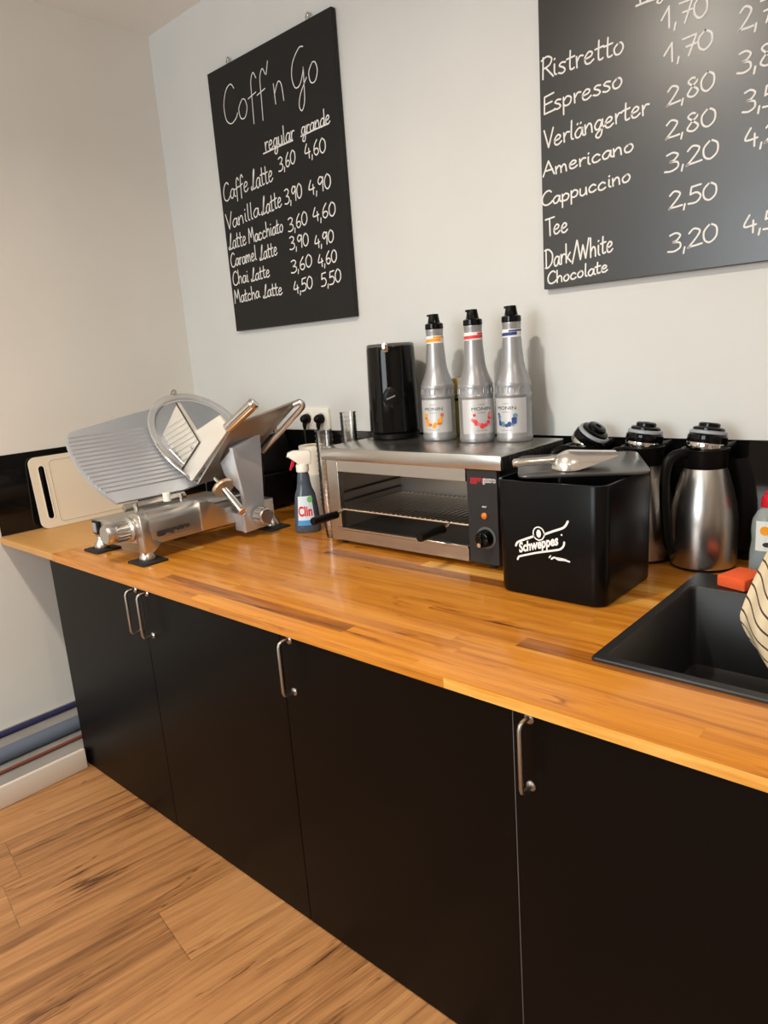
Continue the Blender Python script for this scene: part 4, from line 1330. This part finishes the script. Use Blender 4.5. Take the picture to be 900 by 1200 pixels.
sw_ = 0.0052
A = lambda u, v: (2.0410 + (u - 160) * 0.000247 - (v - 430) * 0.0000081, 0.9300 + (u - 160) * 0.0000339 - (v - 430) * 0.000233)
lgm.ribbon(smooth([A(128, 352), A(140, 325), A(165, 308), A(230, 286), A(320, 258)], 5), sw_, bl)
lgm.ribbon(smooth([A(435, 240), A(520, 212), A(610, 185), A(645, 160), A(668, 118)], 5), sw_, bl)
lgm.ribbon(smooth([A(148, 498), A(160, 472), A(190, 462), A(350, 430), A(560, 402), A(605, 388), A(630, 360), A(636, 325)], 5), sw_ * 0.9, bl)
ring_c = A(373, 232)
lgm.ribbon([(ring_c[0] + 0.0143 * math.cos(2 * PI * i / 28), ring_c[1] + 0.0155 * math.sin(2 * PI * i / 28)) for i in range(29)], 0.0030, bl)
lgm.disc(ring_c, 0.0060, bl, 16, 0.0095)
tc_, te_ = A(165, 425), A(598, 345)
ang = math.atan2(te_[1] - tc_[1], te_[0] - tc_[0])


def tx(p):
    u = p[0] + 0.0535
    return bl((tc_[0] + u * math.cos(ang), tc_[1] + u * math.sin(ang) + p[1] + 0.0080))


lgm.text('Schweppes', 0.03, tx, 0.0011, width=0.107, height=0.033)
lgm.disc(A(608, 250), 0.0022, bl, 10)
lgm.ribbon([A(485, 480), A(500, 460)], 0.0028, bl)
lgm.ribbon(smooth([A(510, 492), A(540, 478), A(580, 500), A(640, 505), A(690, 520)], 4), 0.0042, bl)
lgm.ribbon(smooth([A(560, 480), A(620, 490), A(660, 500)], 4), 0.0022, bl)
lgm.build('logo', M_WPRINT, body, flat=True, keep_normals=True, label='white logo')
# the lid lies turned and tipped on the rim
m = MB()
lid = rrect(0, 0.294, 0, 0.225, 0.022, 6)
m.prism(lid, lambda p: Vector((p[0], p[1], 0.0)), lambda p: Vector((p[0], p[1], 0.005)), 0.0015)
rim_ = [Vector((p[0], p[1], 0.001)) for p in rrect(0.003, 0.291, 0.003, 0.222, 0.020, 6)]
m.tube(rim_ + rim_[:1], 0.003, 6)
ld = m.build('lid', mat('lid_dark_metal', (0.15, 0.145, 0.14), 0.32, 0.8), t)
LM = Matrix.Translation((2.043, -0.514, ZT + BH + 0.0052)) @ Matrix.Rotation(R(31), 4, 'Z') @ Matrix.Rotation(R(3.6), 4, 'X')
ld.matrix_basis = Matrix.Translation(-BO) @ LM
bpy.context.view_layer.update()

# ------------------------------------------------------------------ ice scoop on the lid
SM = LM @ Matrix.Translation((-0.012, 0.036, 0.0245)) @ Matrix.Rotation(R(11), 4, 'Z')
t = thing('ice_scoop', 'shiny metal ice scoop lying on the lid of the black ice bin', 'scoop')
t.matrix_world = SM
m = MB()
m.lathe([(0.006, 0.0), (0.010, 0.003), (0.0105, 0.012), (0.009, 0.020), (0.009, 0.085), (0.011, 0.095), (0.0095, 0.102)], 20, Matrix.Translation((0.0, 0, 0.004)) @ Matrix.Rotation(R(90), 4, 'Y'))
m.build('handle', mat('scoop_metal', (0.78, 0.75, 0.70), 0.2, 0.9), t)
bm_ = MB()
NX, NA = 16, 18
grid = []
for i in range(NX + 1):
    s = i / NX
    x = 0.092 + s * 0.150
    rad = 0.040 * math.sqrt(max(0.0, 1 - (1 - min(1, s / 0.30)) ** 2)) if s < 0.30 else 0.040 - (s - 0.30) * 0.014
    sweep = PI * (1.0 if s < 0.30 else 1.0 - 0.48 * ((s - 0.30) / 0.70) ** 1.3)
    row = []
    for k in range(NA + 1):
        a = PI / 2 + (k / NA - 0.5) * sweep
        row.append(bm_.bm.verts.new((x, max(rad, 0.004) * math.cos(a), -0.017 + max(rad, 0.004) * math.sin(a) * 1.05)))
    grid.append(row)
for i in range(NX):
    for k in range(NA):
        bm_.bm.faces.new((grid[i][k], grid[i + 1][k], grid[i + 1][k + 1], grid[i][k + 1]))
bowl = bm_.build('bowl', mat('scoop_metal', (0.78, 0.75, 0.70), 0.2, 0.9), t)
sm = bowl.modifiers.new('solid', 'SOLIDIFY')
sm.thickness = 0.0016

# ------------------------------------------------------------------ thermos jugs
def thermos(loc, rotz, label, tilt, tdir, first=None):
    t = thing('thermos_jug', label, 'thermos jug', loc, rotz, 'steel thermos jugs along the splashback')
    m = MB()
    m.lathe([(0.072, 0.0), (0.077, 0.002), (0.078, 0.008)], 48)
    m.build('base_ring', M_BLACK, t)
    m = MB()
    m.lathe([(0.078, 0.008), (0.0795, 0.013), (0.0795, 0.105), (0.0785, 0.13), (0.074, 0.165), (0.065, 0.205), (0.056, 0.237), (0.050, 0.255), (0.049, 0.258)], 64)
    m.build('jug_body', M_STEEL_V, t)
    m = MB()
    m.lathe([(0.0505, 0.254), (0.0525, 0.257), (0.0515, 0.285), (0.055, 0.296), (0.0555, 0.302), (0.050, 0.302), (0.046, 0.296)], 48)
    m.prism([(0.030, -0.022), (0.060, -0.016), (0.082, 0.0), (0.060, 0.016), (0.030, 0.022)], lambda p: Vector((p[0], p[1], 0.286 + max(0, p[0] - 0.05) * 0.45)), lambda p: Vector((p[0], p[1], 0.303 + max(0, p[0] - 0.05) * 0.32)), 0.002)
    m.build('collar', M_BLACK, t)
    m = MB()
    m.tube(smooth([(-0.046, 0, 0.290), (-0.072, 0, 0.292), (-0.096, 0, 0.278), (-0.106, 0, 0.24), (-0.106, 0, 0.18), (-0.100, 0, 0.11), (-0.092, 0, 0.06), (-0.080, 0, 0.045)], 6), 0.0105, 16, flat=1.25)
    m.build('handle', M_BLACK, t)
    # stopper, set loosely in the neck
    mt = Matrix.Translation((0, 0, 0.298)) @ Matrix.Rotation(R(tilt), 4, Vector((math.cos(R(tdir)), math.sin(R(tdir)), 0)))
    m = MB()
    m.lathe([(0.030, -0.006), (0.045, 0.000), (0.047, 0.010), (0.045, 0.022), (0.040, 0.028)], 40, mt)
    st = m.build('stopper', M_CHROME, t)
    m = MB()
    m.lathe([(0.0465, 0.016), (0.0475, 0.018), (0.046, 0.034), (0.042, 0.038)], 40, mt)
    m.lathe([(0.037, 0.042), (0.037, 0.052), (0.033, 0.055), (0.025, 0.056), (0.025, 0.063), (0.021, 0.066), (0.009, 0.066), (0.009, 0.062), (0.004, 0.061)], 40, mt)
    m.build('stopper_ridges', M_BLACKG, st)
    m = MB()
    m.lathe([(0.041, 0.0365), (0.044, 0.039), (0.043, 0.045), (0.038, 0.047)], 40, mt)
    m.build('seal_ring', M_TRANSL, st)
    return t


rz = R(50)
thermos((2.322, -0.092, ZT + 0.0003), rz, 'steel thermos jug nearest the sink with loose black stopper', 10, 100)
thermos((2.165, -0.092, ZT + 0.0003), rz, 'steel thermos jug in the middle of three half hidden behind ice bin', 8, 80)
thermos((2.005, -0.092, ZT + 0.0003), rz, 'steel thermos jug hidden behind ice bin with stopper tipped forward', 34, 40)

# ------------------------------------------------------------------ sink
t = thing('sink', 'black composite stone sink set into the right end of the worktop', 'sink', (SX0, SY0, ZT))
ow, oh = SX1 - SX0, SY1 - SY0
m = MB()


def rr(x0, x1, y0, y1, r, z):
    return [m.bm.verts.new((p[0], p[1], z)) for p in rrect(x0, x1, y0, y1, r, 5)]


rings = [rr(0, ow, 0, oh, 0.010, 0.0003), rr(0, ow, 0, oh, 0.010, 0.0045), rr(0.002, ow - 0.002, 0.002, oh - 0.002, 0.010, 0.007),
         rr(0.021, ow - 0.021, 0.021, oh - 0.108, 0.014, 0.007), rr(0.024, ow - 0.024, 0.024, oh - 0.111, 0.014, 0.003),
         rr(0.034, ow - 0.034, 0.034, oh - 0.121, 0.022, -0.180), rr(0.050, ow - 0.050, 0.050, oh - 0.137, 0.020, -0.192)]
for a, b in zip(rings, rings[1:]):
    for i in range(len(a)):
        j = (i + 1) % len(a)
        m.bm.faces.new((a[i], a[j], b[j], b[i]))
m.bm.faces.new(rings[-1])
m.build('basin', M_SINK, t)
MB().lathe([(0.040, -0.1918), (0.044, -0.1905), (0.040, -0.189), (0.012, -0.1895)], 32, None, 0.26, 0.22).build('drain', M_CHROME, t)

# sponge
t = thing('sponge', 'orange kitchen sponge on the back rim of the black sink', 'sponge', (2.452, -0.224, ZT + 0.0073), R(-16))
m = MB()
m.box(-0.034, 0.034, -0.045, 0.045, 0.0, 0.027, 0.004, 2)
m.build('foam', M_SPONGE, t)

# ------------------------------------------------------------------ washing-up liquid
t = thing('dish_soap_bottle', 'clear washing-up liquid bottle with red cap beside the sink', 'bottle', (2.470, -0.092, ZT + 0.0003), R(-70) + PI / 2)
sp = [(0.034, 0.024, 0.0), (0.0385, 0.027, 0.004), (0.038, 0.027, 0.05), (0.034, 0.024, 0.085), (0.0365, 0.026, 0.110), (0.034, 0.025, 0.135), (0.024, 0.020, 0.155), (0.014, 0.014, 0.164), (0.013, 0.013, 0.172)]
lathe_ell(MB(), sp).build('bottle', M_CLEARB, t)
lathe_ell(MB(), [(a * 0.92, b * 0.90, 0.003 + z * 0.97) for a, b, z in sp[:3]]).build('liquid', mat('blue_liquid', srgb(90, 130, 165), 0.1, trans=0.6, ior=1.33), t)
m = MB()
m.lathe([(0.017, 0.166), (0.0175, 0.168), (0.016, 0.190), (0.010, 0.194), (0.009, 0.202), (0.006, 0.204)], 28)
m.build('cap', M_REDP, t, label='red cap')


def soap_map(p):
    rx, ry = 0.037, 0.0265
    a = p[0] / rx
    return Vector((rx * math.sin(a), -ry * math.cos(a) - 0.0008, p[1]))


lb = MB()
wrapped_patch(lb, soap_map, -0.031, 0.030, 0.062, 0.135)
lb = lb.build('label', mat('pale_label', srgb(225, 232, 228), 0.4), t, keep_normals=True)
sm_ = lambda p: soap_map(p) + Vector((0, -0.0007, 0))
MB().disc((-0.010, 0.112), 0.011, sm_).build('label_orange', M_YEL, lb, flat=True, keep_normals=True)
MB().disc((-0.004, 0.078), 0.010, sm_, 18, 0.006).build('label_seal', M_LETTER, lb, flat=True, keep_normals=True)

# ------------------------------------------------------------------ tap with a striped tea towel over it
t = thing('tap', 'black kitchen tap at the sink carrying the striped towel', 'tap', (2.70, -0.232, ZT + 0.0073))
m = MB()
m.lathe([(0.027, 0.0), (0.027, 0.006), (0.018, 0.010), (0.017, 0.075), (0.013, 0.08)], 28)
m.build('tap_body', M_BLACKM, t)
m = MB()
m.tube([(0, 0, 0.07), (0, 0, 0.24)] + smooth([(0, 0, 0.24), (0, -0.02, 0.272), (0, -0.05, 0.285), (0, -0.12, 0.285)], 6)[1:] + smooth([(0, -0.12, 0.285), (0, -0.20, 0.285), (0, -0.225, 0.272), (0, -0.228, 0.25)], 5)[1:], 0.010, 16)
m.build('spout', M_BLACKM, t)
MB().tube([(0.015, 0, 0.055), (0.04, -0.01, 0.062), (0.07, -0.02, 0.075)], [0.006, 0.006, 0.005], 12).build('lever', M_BLACKM, t)

M_TOWEL = bpy.data.materials.new('striped_linen')
M_TOWEL.use_nodes = True
nt = M_TOWEL.node_tree
b_ = nt.nodes['Principled BSDF']
b_.inputs['Roughness'].default_value = 0.95
uvn = nt.nodes.new('ShaderNodeUVMap')
sx_ = nt.nodes.new('ShaderNodeSeparateXYZ')
nt.links.new(uvn.outputs[0], sx_.inputs[0])
a1_ = nt.nodes.new('ShaderNodeMath'); a1_.operation = 'MULTIPLY'; a1_.inputs[1].default_value = 15
nt.links.new(sx_.outputs[1], a1_.inputs[0])
a2_ = nt.nodes.new('ShaderNodeMath'); a2_.operation = 'FRACT'
nt.links.new(a1_.outputs[0], a2_.inputs[0])
a3_ = nt.nodes.new('ShaderNodeMath'); a3_.operation = 'LESS_THAN'; a3_.inputs[1].default_value = 0.17
nt.links.new(a2_.outputs[0], a3_.inputs[0])
mx_ = nt.nodes.new('ShaderNodeMix'); mx_.data_type = 'RGBA'
mx_.inputs[6].default_value = (*srgb(232, 212, 178), 1)
mx_.inputs[7].default_value = (*srgb(84, 66, 52), 1)
nt.links.new(a3_.outputs[0], mx_.inputs[0])
nt.links.new(mx_.outputs[2], b_.inputs['Base Color'])


def towel():
    bm = bmesh.new()
    uv = bm.loops.layers.uv.new('UVMap')
    NS, NT = 34, 44
    g = []
    lx = smooth([(0.0, 2.690), (0.1, 2.634), (0.35, 2.548), (0.55, 2.512), (0.72, 2.4885), (0.80, 2.486), (0.90, 2.512), (1.0, 2.545)], 6)
    zz = smooth([(0.0, 1.1325), (0.1, 1.085), (0.35, 0.985), (0.55, 0.905), (0.72, 0.830), (0.80, 0.795), (0.90, 0.750), (1.0, 0.722)], 6)

    def ev(tab, s):
        for a, b in zip(tab, tab[1:]):
            if a[0] <= s <= b[0] and b[0] > a[0]:
                return a[1] + (b[1] - a[1]) * (s - a[0]) / (b[0] - a[0])
        return tab[-1][1]
    for j in range(NT + 1):
        v = j / NT
        row = []
        x_l = ev(lx, v)
        z_l = ev(zz, v)
        for i in range(NS + 1):
            u = i / NS
            x_r = 2.7035 - 0.0175 * min(1, v * 14)
            x = x_l + (x_r - x_l) * u
            z = z_l - u * (0.07 * max(0, v - 0.3) + 0.09 * max(0, v - 0.75) * 4 * 0.25) + (1.1325 - z_l) * 0 
            fold = (0.018 * math.sin(u * 9.0 + v * 2.0) + 0.010 * math.sin(u * 17 + 1.0)) * min(1, v * 1.8)
            y = -0.352 - 0.030 * v + fold - 0.03 * u * v
            row.append((bm.verts.new((x, y, z)), (u, v - 0.33 * u)))
        g.append(row)
    for j in range(NT):
        for i in range(NS):
            q = (g[j][i], g[j][i + 1], g[j + 1][i + 1], g[j + 1][i])
            f = bm.faces.new([k[0] for k in q])
            f.smooth = True
            for lp, k in zip(f.loops, q):
                lp[uv].uv = k[1]
    me = bpy.data.meshes.new('tea_towel')
    bm.to_mesh(me)
    bm.free()
    me.materials.append(M_TOWEL)
    o = bpy.data.objects.new('tea_towel', me)
    COL.objects.link(o)
    sd = o.modifiers.new('solid', 'SOLIDIFY')
    sd.thickness = 0.004
    sd.offset = 0
    tag(o, 'beige tea towel with thin dark stripes hanging over the sink at the right', 'tea towel')


towel()
